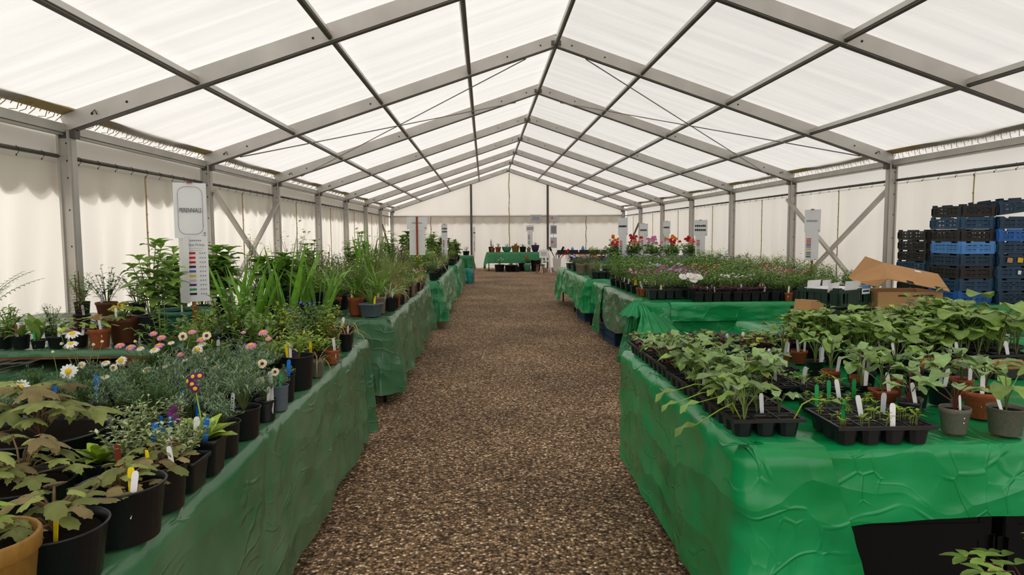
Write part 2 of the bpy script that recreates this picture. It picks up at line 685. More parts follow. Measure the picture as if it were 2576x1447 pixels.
for side, nm in ((-1, 'left'), (1, 'right')):
    o = part('wall_' + nm, grid_mesh('wall_' + nm, 560, 14, wall_fn(side), 'wall_canvas'))
    tag(o, 'white canvas curtain wall along the %s side of the marquee' % nm, 'wall', kind='structure')
    # plain band above the rail
    me = grid_mesh('band', 66, 2, lambda u, v: (side * (CANX + .01 + .01 * noise.noise(Vector((u * 60, v, 1)))), FR[0] + (YB - FR[0]) * u, 2.04 + .30 * v), 'valance_canvas')
    part('band', me, o)
    # scalloped outer valance seen through the cloth

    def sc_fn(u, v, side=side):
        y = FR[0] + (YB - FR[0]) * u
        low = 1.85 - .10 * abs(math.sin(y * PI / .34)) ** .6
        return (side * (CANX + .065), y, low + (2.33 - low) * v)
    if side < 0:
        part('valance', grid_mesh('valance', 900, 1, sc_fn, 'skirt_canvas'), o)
    # laced seams between curtain panels: tan rope
    for k, yy in enumerate([f + 1.5 for f in FR[2:-1]]):
        mb = MB()
        pts = [(side * (CANX - .035), yy + .012 * noise.noise(Vector((k * 5, i * .6, 0))), 2.03 - i * .2) for i in range(11)]
        mb.tube(pts, .009, k=4)
        for i in range(10):
            mb.dome(pts[i], (-side, 0, 0), .017, .8, 5)
        part('laced_seam', mb.mesh('laced_seam', 'tan_hem'), o)

# far gable wall
gw = empty('wall_back', (0, YB, 0))
tag(gw, 'white canvas gable wall closing the far end of the marquee', 'wall', kind='structure')


def gable_fn(u, v):
    x = -CANX + 2 * CANX * u
    top = roofz(x, .12)
    z0 = 2.12
    return (x, .05 + .02 * noise.noise(Vector((x * 1.5, v * 2, 7))), z0 + (max(top, z0 + .05) - z0) * v)


part('gable_panel', grid_mesh('gable_panel', 60, 8, gable_fn, 'gable_canvas'), gw)


def gcurt(u, v):
    x = -CANX + 2 * CANX * u
    z = .04 + 2.10 * v
    ph = ((x + CANX) / 1.55) % 1
    return (x, .06 + .035 * math.sin(x * 11 + 5 * (1 - v) * (ph - .5)) * (.4 + .6 * math.sin(PI * ph)), z)


part('curtain', grid_mesh('curtain', 180, 10, gcurt, 'wall_canvas'), gw)


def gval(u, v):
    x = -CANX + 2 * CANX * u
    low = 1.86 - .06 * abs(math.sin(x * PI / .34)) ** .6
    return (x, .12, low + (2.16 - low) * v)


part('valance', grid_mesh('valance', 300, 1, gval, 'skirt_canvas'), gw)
mb = MB()
mb.bar((-HW, 0, 2.10), (HW, 0, 2.10), .03, .04)
part('rail', mb.mesh('rail', 'metal'), gw)
for x in (-1.485, 1.572):
    mb = MB()
    mb.box((x, -.03, roofz(x, 0) / 2), (.085, .08, roofz(x, 0)))
    part('gable_post', mb.mesh('gable_post', 'metal_dark', False), gw)
for x, top in ((.03, 3.8), (3.12, 2.1), (-3.1, 2.1)):
    mb = MB()
    mb.tube([(x + .012 * math.sin(i * 1.7), -.0, .05 + i * (top - .05) / 16) for i in range(17)], .020, k=5)
    part('laced_seam', mb.mesh('laced_seam', 'tan_hem'), gw)

# portal frames
mb_post = MB()
mb_post.box((0, 0, 1.16), (.13, .07, 2.32))
mb_post.box((-.045, -.045, 1.16), (.02, .02, 2.3))
mb_post.box((.045, -.045, 1.16), (.02, .02, 2.3))
post_me = mb_post.mesh('post', 'metal', False)
bolt_mb = MB()
for z in (.5, .9, 1.3, 1.62, 1.9, 2.05, 2.2):
    bolt_mb.dome((0.02, -.037, z), (0, -1, 0), .009, .6, 6)
bolt_me = bolt_mb.mesh('bolt', 'black_metal')
slope_len = math.hypot(HW, RIDGE - EAVE)
raf = {}
for sd in (-1, 1):
    mb = MB()
    mb.bar((sd * HW, 0, EAVE + .07), (0, 0, RIDGE + .07), .075, .135)
    mb.bar((sd * HW, .0, EAVE + .148), (0, 0, RIDGE + .148), .045, .02)
    raf[sd] = mb.mesh('rafter', 'metal', False)
shade_strip = {}
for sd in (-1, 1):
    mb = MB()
    mb.bar((sd * HW, 0, EAVE - .006), (0, 0, RIDGE - .006), .06, .022)  # dark strip standing in for the shade on the rafter's unlit underside
    shade_strip[sd] = mb.mesh('rafter_shade', 'metal_dark', False)
pin = {}
for sd in (-1, 1):
    mb = MB()
    for t in (.055, .12, .47, .86, .955):
        c = Vector((sd * HW * (1 - t), -.04, EAVE + (RIDGE - EAVE) * t + .07))
        mb.dome(c, (0, -1, 0), .012, .7, 6)
        if t < .1:
            mb.tube([c + Vector((.0, -.01, 0)), c + Vector((.035, -.015, .03)), c + Vector((.05, -.012, -.01))], .005, k=4)
    pin[sd] = mb.mesh('locking_pin', 'black_metal')
NEAR = ['nearest', 'second', 'third', 'fourth', 'fifth', 'sixth', 'seventh', 'eighth', 'farthest']
for k, y in enumerate(FR):
    if k == 0:
        continue
    fo = empty('portal_frame', (0, y, 0))
    idx = k - 3
    lab = {-2: 'aluminium portal frame of the marquee just behind the camera', -1: 'aluminium portal frame of the marquee almost overhead'}.get(
        idx, 'grey aluminium marquee arch, %s whole arch counted from the front' % (ORD[idx] if idx >= 0 else ''))
    tag(fo, lab, 'tent frame', 'marquee portal frames', 'structure')
    for sd in (-1, 1):
        p = part('post', post_me, fo, (sd * HW, 0, 0))
        part('bolt', bolt_me, p)
        p = part('rafter', raf[sd], fo)
        part('rafter_shade', shade_strip[sd], p)
        part('locking_pin', pin[sd], p)
    mb = MB()
    mb.box((0, -.0, RIDGE + .03), (.13, .09, .07))
    mb.box((-HW + .03, 0, EAVE - .02), (.14, .08, .07))
    mb.box((HW - .03, 0, EAVE - .02), (.14, .08, .07))
    part('joint_plate', mb.mesh('joint_plate', 'metal_dark', False), fo)

# purlins, eave beams and wall rails, bay by bay
purl = MB()
purl.box((0, 1.5, 0), (.05, 2.94, .055))
purl_me = purl.mesh('roof_purlin', 'metal', False)
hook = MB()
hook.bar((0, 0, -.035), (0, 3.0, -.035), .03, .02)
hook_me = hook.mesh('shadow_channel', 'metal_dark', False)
eav = MB()
eav.box((0, 1.5, 0), (.085, 2.92, .075))
eav.box((.0, 1.5, -.05), (.05, 2.92, .02))
eav_me = eav.mesh('eave_beam', 'metal', False)
railmb = MB()
railmb.tube([(0, .04, 0), (0, 2.96, 0)], .018, k=8)
rail_me = railmb.mesh('wall_rail', 'metal_dark')
ring = MB()
for i in range(9):
    y = .25 + i * .31
    ring.tube([(.0, y, .024), (.022, y, .005), (.02, y, -.03), (0, y + .008, -.042)], .0028, k=4)
    ring.dome((0.0, y, -.05), (1, 0, 0), .009, .7, 5)
ring_me = ring.mesh('hook', 'black_metal')
hem = MB()
hem.box((0, 1.5, -.01), (.12, 2.98, .016))
hem_me = hem.mesh('hem', 'tan_hem', False)
lace = MB()
for i in range(26):
    y = .06 + i * .115
    z = -.045 - .02 * (i % 3)
    lace.tube([(0.0, y, 0), (-.05, y + .02, z), (-.09, y + .05, -.075)], .0035, k=4)
    lace.tube([(0.0, y + .05, 0), (-.05, y + .075, -.05)], .006, .003, k=4)
lace_me = lace.mesh('lacing', 'tan_hem')
PN = {-3: 'lowest left', -2: 'middle left', -1: 'highest left', 0: 'ridge', 1: 'highest right', 2: 'middle right', 3: 'lowest right'}
for k in range(1, len(FR) - 1):
    y = FR[k]
    bay = {1: 'bay behind the camera', 2: 'bay overhead'}.get(k, '%s full bay from the front' % ORD[max(0, k - 3)])
    for q in range(-3, 4):
        x = HW * q / 4
        a = math.atan(SL) * (0 if q == 0 else (1 if q > 0 else -1))
        o = part('roof_purlin', purl_me, None, (x, y + .03, RIDGE - abs(x) * SL + (.055 if q else .03)), (0, a, 0))
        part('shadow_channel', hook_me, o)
        tag(o, 'slim grey roof bar, %s line, %s' % (PN[q], bay), 'roof bar', 'marquee roof bars', 'structure')
    for sd, nm in ((-1, 'left'), (1, 'right')):
        o = part('eave_beam', eav_me, None, (sd * (HW + .02), y + .04, EAVE + .03))
        tag(o, 'grey eave beam joining the posts, %s side, %s' % (nm, bay), 'beam', 'marquee eave beams', 'structure')
        o = part('wall_rail', rail_me, None, (sd * (HW + .05), y, 2.09))
        part('hook', ring_me, o, rot=(0, 0, 0) if sd < 0 else (0, 0, 0))
        tag(o, 'dark rail with curtain hooks, %s side, %s' % (nm, bay), 'rail', 'marquee wall rails', 'structure')
        o = part('eave_hem', hem_me, None, (sd * (HW - .04), y + .01, roofz(HW - .04)), (0, math.atan(SL) * sd, 0))
        part('lacing', lace_me, o, rot=(0, 0, 0) if sd > 0 else (0, 0, PI), loc=(0, 0, 0) if sd > 0 else (0, 3.0, 0), scale=(-1, 1, 1))
        tag(o, 'tan laced edge of the roof canvas, %s side, %s' % (nm, bay), 'canvas edge', 'laced roof edges', 'structure')
# wall braces (crossed in one bay, single at the far end)
for sd, nm in ((-1, 'left'), (1, 'right')):
    ya, yb_ = FR[4], FR[5]
    for a, b, w_ in (((ya, 1.98), (yb_, .25), 'sloping down away from the entrance'), ((yb_, 1.98), (ya, .25), 'sloping up away from the entrance')):
        mb = MB()
        dx = .03 if 'down' in w_ else -.03
        mb.bar((sd * (HW - .06) + dx, a[0], a[1]), (sd * (HW - .06) + dx, b[0], b[1]), .04, .065, (sd, 0, 0))
        o = part('wall_brace', mb.mesh('wall_brace', 'metal', False))
        tag(o, 'flat grey diagonal brace on the %s wall %s' % (nm, w_), 'brace', kind='structure')
    mb = MB()
    mb.bar((sd * (HW - .06), FR[9], 1.75), (sd * (HW - .06), FR[10], .2), .03, .06, (sd, 0, 0))
    o = part('wall_brace', mb.mesh('wall_brace', 'metal_dark', False))
    tag(o, 'dark diagonal brace in the last bay of the %s wall' % nm, 'brace', kind='structure')
    for a, b, w_ in ((FR[4], FR[5], 'from eave to far ridge'), (FR[5], FR[4], 'from ridge to far eave')):
        mb = MB()
        mb.tube([(sd * (HW - .45), a, EAVE + .45 * SL - .03), (sd * .4, b, RIDGE - .4 * SL - .03)], .008, k=5)
        o = part('roof_cable', mb.mesh('roof_cable', 'cable'))
        tag(o, 'thin crossed bracing cable under the %s roof slope running %s' % (nm, w_), 'cable', kind='structure')

scene.view_settings.view_transform = 'Standard'
scene.view_settings.look = 'None'
scene.view_settings.exposure = .06
scene.cycles.use_denoising = True
scene.cycles.adaptive_threshold = .015


# ------------------------------------------------------------------ tables and cloths
def trestle(label, x0, x1, y0, y1, z=.69):
    t = empty('trestle_table', ((x0 + x1) / 2, (y0 + y1) / 2, 0))
    tag(t, label, 'table', 'folding sales tables')
    lx, ly = x1 - x0, y1 - y0
    mb = MB()
    mb.box((0, 0, z - .02), (lx, ly, .03))
    part('tabletop', mb.mesh('tabletop', 'table_top', False), t)
    leg = MB()
    leg.tube([(0, 0, .0), (0, 0, z - .034)], .014, k=8)
    me = leg.mesh('leg', 'black_metal')
    n = max(2, int(round(ly / 1.5)) + 1)
    for sx in (-1, 1):
        for i in range(n):
            yy = -ly / 2 + .06 + (ly - .12) * i / (n - 1)
            part('leg', me, t, (sx * (lx / 2 - .05), yy, 0))
    return t


def cloth_path(x0, x1, y0, y1, sides, step=.03, rc=.035):
    """walk round the table edge W,S,E,N (each side in travel order); returns (point, normal, drop)"""
    segs = {'W': ((x0, y1), (x0, y0), (-1, 0)), 'S': ((x0, y0), (x1, y0), (0, -1)), 'E': ((x1, y0), (x1, y1), (1, 0)), 'N': ((x1, y1), (x0, y1), (0, 1))}
    out = []
    order = [s for s in 'WSEN']
    for i, s in enumerate(order):
        a, b, n = segs[s]
        a, b, n = Vector(a), Vector(b), Vector(n)
        L = (b - a).length
        d = (b - a) / L
        k = max(2, int(L / step))
        for j in range(k + 1):
            q = a + d * (rc + (L - 2 * rc) * j / k)
            out.append((q, n, sides.get(s, .03)))
        s2 = order[(i + 1) % 4]
        n2 = Vector(segs[s2][2])
        kk = 6 if rc < .05 else 16
        for j in range(1, kk):
            t = j / kk
            nn = (n * math.cos(t * PI / 2) + n2 * math.sin(t * PI / 2))
            c = b - d * rc - n * rc
            out.append((c + nn * rc, nn, sides.get(s, .03) * (1 - t) + sides.get(s2, .03) * t))
    return out


def drape(label, x0, x1, y0, y1, zt, sides, m, flare=.05, amp=.022, rows=18, seed=1.0, hem=.05, rc=.035):
    mb = MB()
    # top
    nx, ny = max(2, int((x1 - x0) / .06)), max(2, int((y1 - y0) / .06))
    top = []
    for j in range(ny + 1):
        for i in range(nx + 1):
            x, y = x0 + .035 + (x1 - x0 - .07) * i / nx, y0 + .035 + (y1 - y0 - .07) * j / ny
            if rc > .05:
                for ccx, ccy, ux, uy in ((x0 + rc, y0 + rc, -1, -1),):
                    ex, ey = (x - ccx) * ux, (y - ccy) * uy
                    dd = math.hypot(ex, ey)
                    if ex > 0 and ey > 0 and dd > rc - .03:
                        x, y = ccx + ux * ex / dd * (rc - .03), ccy + uy * ey / dd * (rc - .03)
            top.append((x, y, zt - .001 + .0035 * noise.noise(Vector((x * 6, y * 6, seed))) - .002))
    mb.add([Vector(p) for p in top], [(j * (nx + 1) + i, j * (nx + 1) + i + 1, (j + 1) * (nx + 1) + i + 1, (j + 1) * (nx + 1) + i) for j in range(ny) for i in range(nx)])
    path = cloth_path(x0, x1, y0, y1, sides, rc=rc)
    n = len(path)
    s = 0
    vs = []
    prev = path[0][0]
    corners = [Vector(c) for c in ((x0, y0), (x1, y0), (x1, y1), (x0, y1))]
    for q, nn, drop in path:
        s += (q - prev).length
        prev = q
        near = min((q - c).length for c in corners)
        ck = math.exp(-near / .25)
        hemv = drop * (1 + hem * noise.noise(Vector((s * 1.3, seed, 2))))
        for r in range(rows + 1):
            if r == 0:
                off, z = -.07, zt - .002
            elif r == 1:
                off, z = -.008, zt + .002 * noise.noise(Vector((s * 18, seed, 0)))
            else:
                v = (r - 1) / (rows - 1)
                f = amp * v ** .8 * (math.sin(s * 7.3 + seed + 1.5 * noise.noise(Vector((s * .7, seed, 0)))) * .6 + .9 * noise.noise(Vector((s * 3.1, v * 1.2, seed))))
                f += ck * .05 * v * (.5 + math.sin(s * 31 + seed))
                f += .010 * noise.noise(Vector((s * 6 + v * 5, v * 8 - s * 3, seed + 5))) * min(1, v * 4)
                off = .004 + flare * v * drop / .6 + f * min(1, drop / .4)
                z = zt - .006 - (hemv - .006) * v
                if off < .003:
                    off = .003
            vs.append(Vector((q.x + nn.x * off, q.y + nn.y * off, z)))
    fs = []
    W = rows + 1
    for i in range(n):
        k = (i + 1) % n
        for r in range(rows):
            fs.append((i * W + r, i * W + r + 1, k * W + r + 1, k * W + r))
    mb.add(vs, fs)
    o = part('tablecloth', mb.mesh('tablecloth', m))
    tag(o, label, 'tablecloth', 'green plastic tablecloths')
    return o


def hanging(label, name, path, rows, zt, drop, m, seed=0, amp=.02, skew=0.0, flare=.05, inner=.1, topoff=.004, hemfn=None, group='green plastic tablecloths', cat='tablecloth', parent=None):
    """open sheet laid over an edge: path = [(x, y, nx, ny)], a little on top then hanging"""
    mb = MB()
    vs = []
    n = len(path)
    s = 0
    for i, (x, y, nx, ny) in enumerate(path):
        if i:
            s += math.hypot(x - path[i - 1][0], y - path[i - 1][1])
        d = drop if hemfn is None else hemfn(i / (n - 1))
        tx, ty = -ny, nx
        for r in range(rows + 1):
            if r == 0:
                off, z, v = -inner, zt + .001, 0
            elif r == 1:
                off, z, v = -.005, zt + topoff * .4 + .003 * noise.noise(Vector((s * 20, seed, 1))), 0
            else:
                v = (r - 1) / (rows - 1)
                f = amp * v * (math.sin(s * 9 + seed) * .5 + noise.noise(Vector((s * 3.3, v * 1.5, seed)))) + .010 * noise.noise(Vector((s * 6 - v * 6, v * 9 + s * 4, seed))) * min(1, v * 4)
                off = topoff + .006 + flare * v * d / .6 + f
                off = max(off, topoff + .003)
                z = zt - d * v - (0 if v else .004)
            sk = skew * v * max(0, (i / (n - 1)) * 4 - 3)
            vs.append(Vector((x + nx * off + tx * sk, y + ny * off + ty * sk, z)))
    W = rows + 1
    mb.add(vs, [(i * W + r, i * W + r + 1, (i + 1) * W + r + 1, (i + 1) * W + r) for i in range(n - 1) for r in range(rows)])
    o = part(name, mb.mesh(name, m), parent)
    if parent is None:
        tag(o, label, cat, group)
    return o


def lin(a, b, n, nrm):
    return [(a[0] + (b[0] - a[0]) * i / n, a[1] + (b[1] - a[1]) * i / n, nrm[0], nrm[1]) for i in range(n + 1)]


def corner(c, r, n0, n1, k=8):
    out = []
    for i in range(k + 1):
        t = i / k * PI / 2
        nx, ny = n0[0] * math.cos(t) + n1[0] * math.sin(t), n0[1] * math.cos(t) + n1[1] * math.sin(t)
        out.append((c[0] + nx * r, c[1] + ny * r, nx, ny))
    return out


ZT = .70
# left run
trestle('long sales table under the nearest left green cloth, black leg at its aisle end', -2.6, -1.765, .35, 4.47)
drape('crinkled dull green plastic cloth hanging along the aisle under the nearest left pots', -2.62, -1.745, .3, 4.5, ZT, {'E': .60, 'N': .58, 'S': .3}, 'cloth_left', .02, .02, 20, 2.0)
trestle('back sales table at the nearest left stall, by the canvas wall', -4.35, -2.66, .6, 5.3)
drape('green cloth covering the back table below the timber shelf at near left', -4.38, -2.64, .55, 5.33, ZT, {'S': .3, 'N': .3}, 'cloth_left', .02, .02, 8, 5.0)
sh = empty('plank_shelf', (-3.5, 4.4, ZT + .006))
tag(sh, 'raised brown timber plank shelf carrying terracotta and black pots at left', 'shelf')
mb = MB()
mb.box((0, 0, .075), (1.72, 1.76, .04))
part('plank', mb.mesh('plank', 'plank_wood', False), sh)
for sx in (-.7, .7):
    for sy in (-.75, .75):
        mb = MB()
        mb.box((sx, sy, .0275), (.2, .1, .055))
        part('foot', mb.mesh('foot', 'plank_wood', False), sh)
ZS = ZT + .006 + .095 + .004
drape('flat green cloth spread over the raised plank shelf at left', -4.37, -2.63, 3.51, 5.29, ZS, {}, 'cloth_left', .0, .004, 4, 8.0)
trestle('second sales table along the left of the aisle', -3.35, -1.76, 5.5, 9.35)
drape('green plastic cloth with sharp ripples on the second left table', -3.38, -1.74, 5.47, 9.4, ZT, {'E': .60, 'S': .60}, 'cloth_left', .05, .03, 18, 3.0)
trestle('third sales table along the left of the aisle', -3.35, -1.66, 9.98, 14.2)
drape('green plastic cloth swaying out at its foot, third left table', -3.38, -1.64, 9.95, 14.25, ZT, {'E': .58, 'S': .58}, 'cloth_far', .09, .035, 14, 4.0)
trestle('fourth sales table along the left of the aisle', -3.2, -1.60, 14.95, 19.0)
drape('green plastic cloth on the fourth left table, farthest of the long ones', -3.23, -1.58, 14.9, 19.05, ZT, {'E': .60, 'S': .58}, 'cloth_far', .06, .03, 10, 6.0)
trestle('small end table finishing the left row by the far wall', -1.72, -1.32, 19.3, 19.85, .77)
drape('green cloth over the small end table of the left row', -1.74, -1.30, 19.27, 19.88, .78, {'E': .40, 'S': .36, 'N': .3}, 'cloth_far', .04, .02, 8, 7.0)
bgm = MB()
bgm.lathe([(.13, 0), (.17, .06), (.17, .3), (.13, .44), (.05, .40)], 14)
o = part('plastic_bag', bgm.mesh('plastic_bag', 'teal_bag'), None, (-1.42, 19.12, 0), scale=(.8, .55, .95))
tag(o, 'crumpled turquoise plastic bag on the gravel by the small left end table', 'bag')

# right run
trestle('nearest right sales table, holding the vegetable seedlings', -.13, 1.75, 2.1, 3.82)
drape('bright green plastic cloth with a short ragged front hem, nearest right table', -.15, 1.78, 2.07, 3.85, ZT, {'S': .245, 'E': .3, 'N': .3}, 'cloth_vivid', .015, .02, 14, 1.0, .08)
pth = lin((-.17, 3.86), (-.17, 2.09), 60, (-1, 0)) + corner((-.13, 2.09), .04, (-1, 0), (0, -1)) + lin((-.12, 2.05), (.10, 2.05), 10, (0, -1))
hanging('bright green plastic sheet draped to the ground over the near right table corner', 'tablecloth', pth, 22, ZT + .003, .63, 'cloth_vivid', 3.0, .022, .20, .0, .16, .012)
trestle('second right sales table, crowded with bedding plants', .66, 2.95, 6.55, 9.7)
drape('green plastic cloth with a straight doubled front, second right table', .57, 2.98, 6.50, 9.75, ZT, {'S': .56, 'W': .30, 'N': .2}, 'cloth_vivid', .03, .02, 14, 9.0, .05, .24)
hanging('green plastic sheet folded over the front edge of the second right table', 'tablecloth', lin((.83, 6.48), (2.98, 6.48), 70, (0, -1)), 10, ZT + .003, .17, 'cloth_vivid', 6.0, .012, 0, .05, .12, .015)
hanging('green plastic strip hanging to the ground midway along the second right table side', 'tablecloth', lin((.57, 9.10), (.57, 8.70), 12, (-1, 0)), 14, ZT + .004, .63, 'cloth_far', 2.0, .03, 0, .06, .10, .01)
hanging('sagging green plastic sheet on the aisle side of the second right table', 'tablecloth', lin((.57, 8.55), (.57, 6.90), 40, (-1, 0)), 14, ZT + .003, .4, 'cloth_left', 4.0, .03, 0, .07, .10, .01, hemfn=lambda t: .38 + .10 * math.sin(t * PI) - .05 * t)


def fan(label, cx, cy, zt):
    """cloth gathered in a knot at a table corner, pleats and two tails fanning down"""
    root = empty('cloth_knot', (cx, cy, zt))
    tag(root, label, 'cloth knot')

    def sheet(name, a0, a1, top, drop, spread, pleats, seed, m, lift=0):
        mb = MB()
        na, nr = 30, 14
        vs = []
        for j in range(nr + 1):
            v = j / nr
            for i in range(na + 1):
                t = i / na
                a = a0 + (a1 - a0) * (.5 + (t - .5) * (.45 + .55 * v))
                rr = .035 + spread * v ** .8 + .016 * math.sin(t * pleats * PI + seed) * (.4 + v)
                z = -top * v ** 1.2 - drop * v ** 1.15 + .008 * math.sin(t * pleats * PI + 1)
                vs.append(Vector((rr * math.cos(a), rr * math.sin(a), z + lift)))
        mb.add(vs, [(j * (na + 1) + i, j * (na + 1) + i + 1, (j + 1) * (na + 1) + i + 1, (j + 1) * (na + 1) + i) for j in range(nr) for i in range(na)])
        part(name, mb.mesh(name, m), root)
    sheet('swag', PI * 1.38, PI * 1.80, .0, .40, .56, 9, 0, 'cloth_vivid')
    sheet('tail', PI * .95, PI * 1.32, .0, .62, .16, 5, 1, 'cloth_far')
    sheet('tail', PI * 1.36, PI * 1.62, .0, .58, .20, 5, 2, 'cloth_vivid')
    sheet('ruffle', PI * .85, PI * 1.75, .0, .15, .15, 12, 3, 'cloth_vivid', .012)
    mb = MB()
    mb.lathe([(.0, .03), (.035, .032), (.052, .018), (.055, -.01), (.04, -.03)], 14)
    part('knot', mb.mesh('knot', 'cloth_far'), root)


fan('knotted green plastic gathered at the aisle corner of the second right table', .575, 6.74, ZT)
trestle('third right sales table, with marigolds at its aisle edge', .58, 3.2, 10.05, 13.8)
drape('green plastic cloth on the third right table beyond the knotted cloth', .55, 3.23, 10.0, 13.85, ZT, {'S': .30, 'W': .42}, 'cloth_vivid', .06, .035, 14, 12.0, .2)
hanging('green plastic end flap hanging nearly to the gravel, far corner of the third right table', 'tablecloth', lin((.55, 13.86), (.55, 12.9), 20, (-1, 0)), 12, ZT + .003, .6, 'cloth_vivid', 8.0, .03, 0, .07, .1, .01)
hanging('green plastic flap hanging low at the near corner of the third right table', 'tablecloth', lin((.55, 11.0), (.55, 10.0), 20, (-1, 0)) + lin((.56, 10.0), (.85, 10.0), 10, (0, -1)), 12, ZT + .003, .5, 'cloth_vivid', 5.0, .03, 0, .06, .1, .01)
trestle('fourth right sales table with red geraniums', 1.6, 4.0, 14.6, 19.2)
drape('green cloth on the fourth right table, mostly hidden by plants', 1.58, 4.02, 14.55, 19.25, ZT, {'S': .4, 'W': .4}, 'cloth_far', .05, .03, 8, 13.0)
trestle('seller\'s table behind the seedlings, carrying the cardboard boxes', 1.22, 3.0, 4.68, 5.75, .61)
drape('green cloth on the box-laden table behind the seedling table', 1.20, 3.02, 4.65, 5.78, .62, {'S': .3, 'W': .3}, 'cloth_vivid', .03, .02, 8, 14.0)
trestle('table by the right wall carrying the stacked blue crates', 3.14, 4.45, 6.02, 7.95, .70)


drape('green cloth under the stacked crates by the right wall', 3.10, 4.49, 5.98, 7.99, .708, {'S': .4, 'W': .4}, 'cloth_far', .03, .02, 8, 31.0)


# ------------------------------------------------------------------ plant generators
def stem_leaves(fo, st, rnd, h, rad, stems, per, ll, lw, shape, upright, n, droop, fold, base=.02, wave=0, r=.0025, tmin=.25, pitch=.35):
    tips = []
    for i in range(stems):
        a = rnd.uniform(0, 2 * PI)
        q = rnd.random() ** .5
        hh = h * rnd.uniform(.75, 1.0) * (1 - .35 * q * q)
        ex = rad * q
        p0 = Vector((base * math.cos(a) * rnd.random(), base * math.sin(a) * rnd.random(), 0))
        p2 = Vector((ex * math.cos(a), ex * math.sin(a), hh))
        p1 = (p0 + p2) / 2 + Vector((-ex * .15 * math.cos(a), -ex * .15 * math.sin(a), hh * (upright - .5) * .3))
        cv = [p0 * (1 - t) ** 2 + p1 * 2 * t * (1 - t) + p2 * t * t for t in (0, .35, .7, 1)]
        st.tube(cv, r, r * .6, k=3, tint=rnd.random(), cap=False)
        for j in range(per):
            t = tmin + (1 - tmin) * (j + rnd.random() * .7) / per
            t = min(t, 1)
            p = p0 * (1 - t) ** 2 + p1 * 2 * t * (1 - t) + p2 * t * t
            ya = a + j * 2.4 + rnd.uniform(-.4, .4)
            s = rnd.uniform(.7, 1.1) * (1.1 - .35 * t)
            fo.leaf(p, ya, pitch + rnd.uniform(-.35, .4), ll * s, lw * s, n, shape, droop * rnd.uniform(.5, 1.3), fold, rnd.random(), wave)
        tips.append(p2)
    return tips


def P_bushy(seed, h=.30, rad=.14, stems=16, per=9, ll=.055, lw=.028, shape='oval', m='lf_green', n=2, droop=.7, fl=None, nfl=0, flr=.012, upright=.7, ms='stem', petals=6, wave=0, tmin=.25, pitch=.35, up=.02):
    rnd = random.Random(seed)
    fo, st = MB(), MB()
    tips = stem_leaves(fo, st, rnd, h, rad, stems, per, ll, lw, shape, upright, n, droop, .25, wave=wave, tmin=tmin, pitch=pitch)
    out = [('foliage', fo, m), ('stems', st, ms)]
    if fl:
        f = MB()
        for i in range(nfl):
            p = Vector(tips[i % len(tips)]) + Vector((rnd.uniform(-.03, .03), rnd.uniform(-.03, .03), rnd.uniform(0, up)))
            nr = Vector((p.x * 2 + rnd.uniform(-.3, .3), p.y * 2 - .35 + rnd.uniform(-.3, .3), .7))
            f.flower(p, nr, flr * rnd.uniform(.8, 1.2), petals, .9, .1)
        out.append(('blossoms', f, fl))
    return out


def P_straps(seed, n=28, ll=.42, lw=.024, m='lf_green', droop=1.7, pitch=1.25, shape='strap', spread=.25, base=.03, fl=None, seg=6):
    rnd = random.Random(seed)
    fo = MB()
    for i in range(n):
        a = rnd.uniform(0, 2 * PI)
        fo.leaf((base * math.cos(a) * rnd.random(), base * math.sin(a) * rnd.random(), 0), a, pitch + rnd.uniform(-spread, spread), ll * rnd.uniform(.6, 1.08), lw * rnd.uniform(.8, 1.1), seg, shape,
                droop * rnd.uniform(.35, 1.2), .35, rnd.random(), 0, rnd.uniform(-.6, .6))
    return [('foliage', fo, m)]


def P_iris(seed, n=9, ll=.5, lw=.05, m='lf_iris'):
    rnd = random.Random(seed)
    fo = MB()
    for i in range(n):
        t = (i - (n - 1) / 2) / n
        a = (0 if t > 0 else PI) + rnd.uniform(-.5, .5)
        fo.leaf((t * .10, rnd.uniform(-.03, .03), 0), a, 1.52 - abs(t) * .55 + rnd.uniform(-.05, .08), ll * rnd.uniform(.62, 1.08) * (1 - abs(t) * .3), lw * rnd.uniform(.8, 1.15), 6, 'sword', rnd.uniform(.0, .25), .18, rnd.uniform(.2, .9), 0, rnd.uniform(-1.2, 1.2))
    return [('foliage', fo, m)]


def P_rosette(seed, n=12, ll=.12, lw=.04, m='lf_lime', shape='oval', droop=.8, lo=.4, hi=1.25, wave=.15):
    rnd = random.Random(seed)
    fo = MB()
    for i in range(n):
        fo.leaf((0, 0, 0), i * 2.4 + rnd.uniform(-.2, .2), lo + (hi - lo) * i / n, ll * rnd.uniform(.75, 1.1), lw * rnd.uniform(.85, 1.1), 4, shape, droop * rnd.uniform(.6, 1.3), .3, rnd.random(), wave)
    return [('foliage', fo, m)]


def P_lobed(seed, n=10, h=.13, rad=.11, r=.065, m='lf_olive', lobes=5, m2=None, ms='dry_stem', droop=.55):
    rnd = random.Random(seed)
    fo, f2, st = MB(), MB(), MB()
    for i in range(n):
        a = i * 2.4 + rnd.uniform(-.3, .3)
        q = (.25 + .75 * (i + .5) / n)
        ex, hh = rad * q, h * (1.08 - .5 * q) * rnd.uniform(.45, 1.1)
        p = Vector((ex * math.cos(a), ex * math.sin(a), hh))
        st.tube([(0, 0, 0), (ex * .35 * math.cos(a), ex * .35 * math.sin(a), hh * .7), p], .0030, .0018, k=4, cap=False, tint=rnd.random())
        (f2 if m2 and i % 3 == 2 else fo).palm(p, a + rnd.uniform(-.4, .4), -.1 + rnd.uniform(-.35, .25), r * rnd.uniform(.65, 1.15), lobes, droop * rnd.uniform(.5, 1.3), rnd.random())
    out = [('foliage', fo, m), ('stems', st, ms)]
    if m2:
        out.append(('new_leaves', f2, m2))
    return out


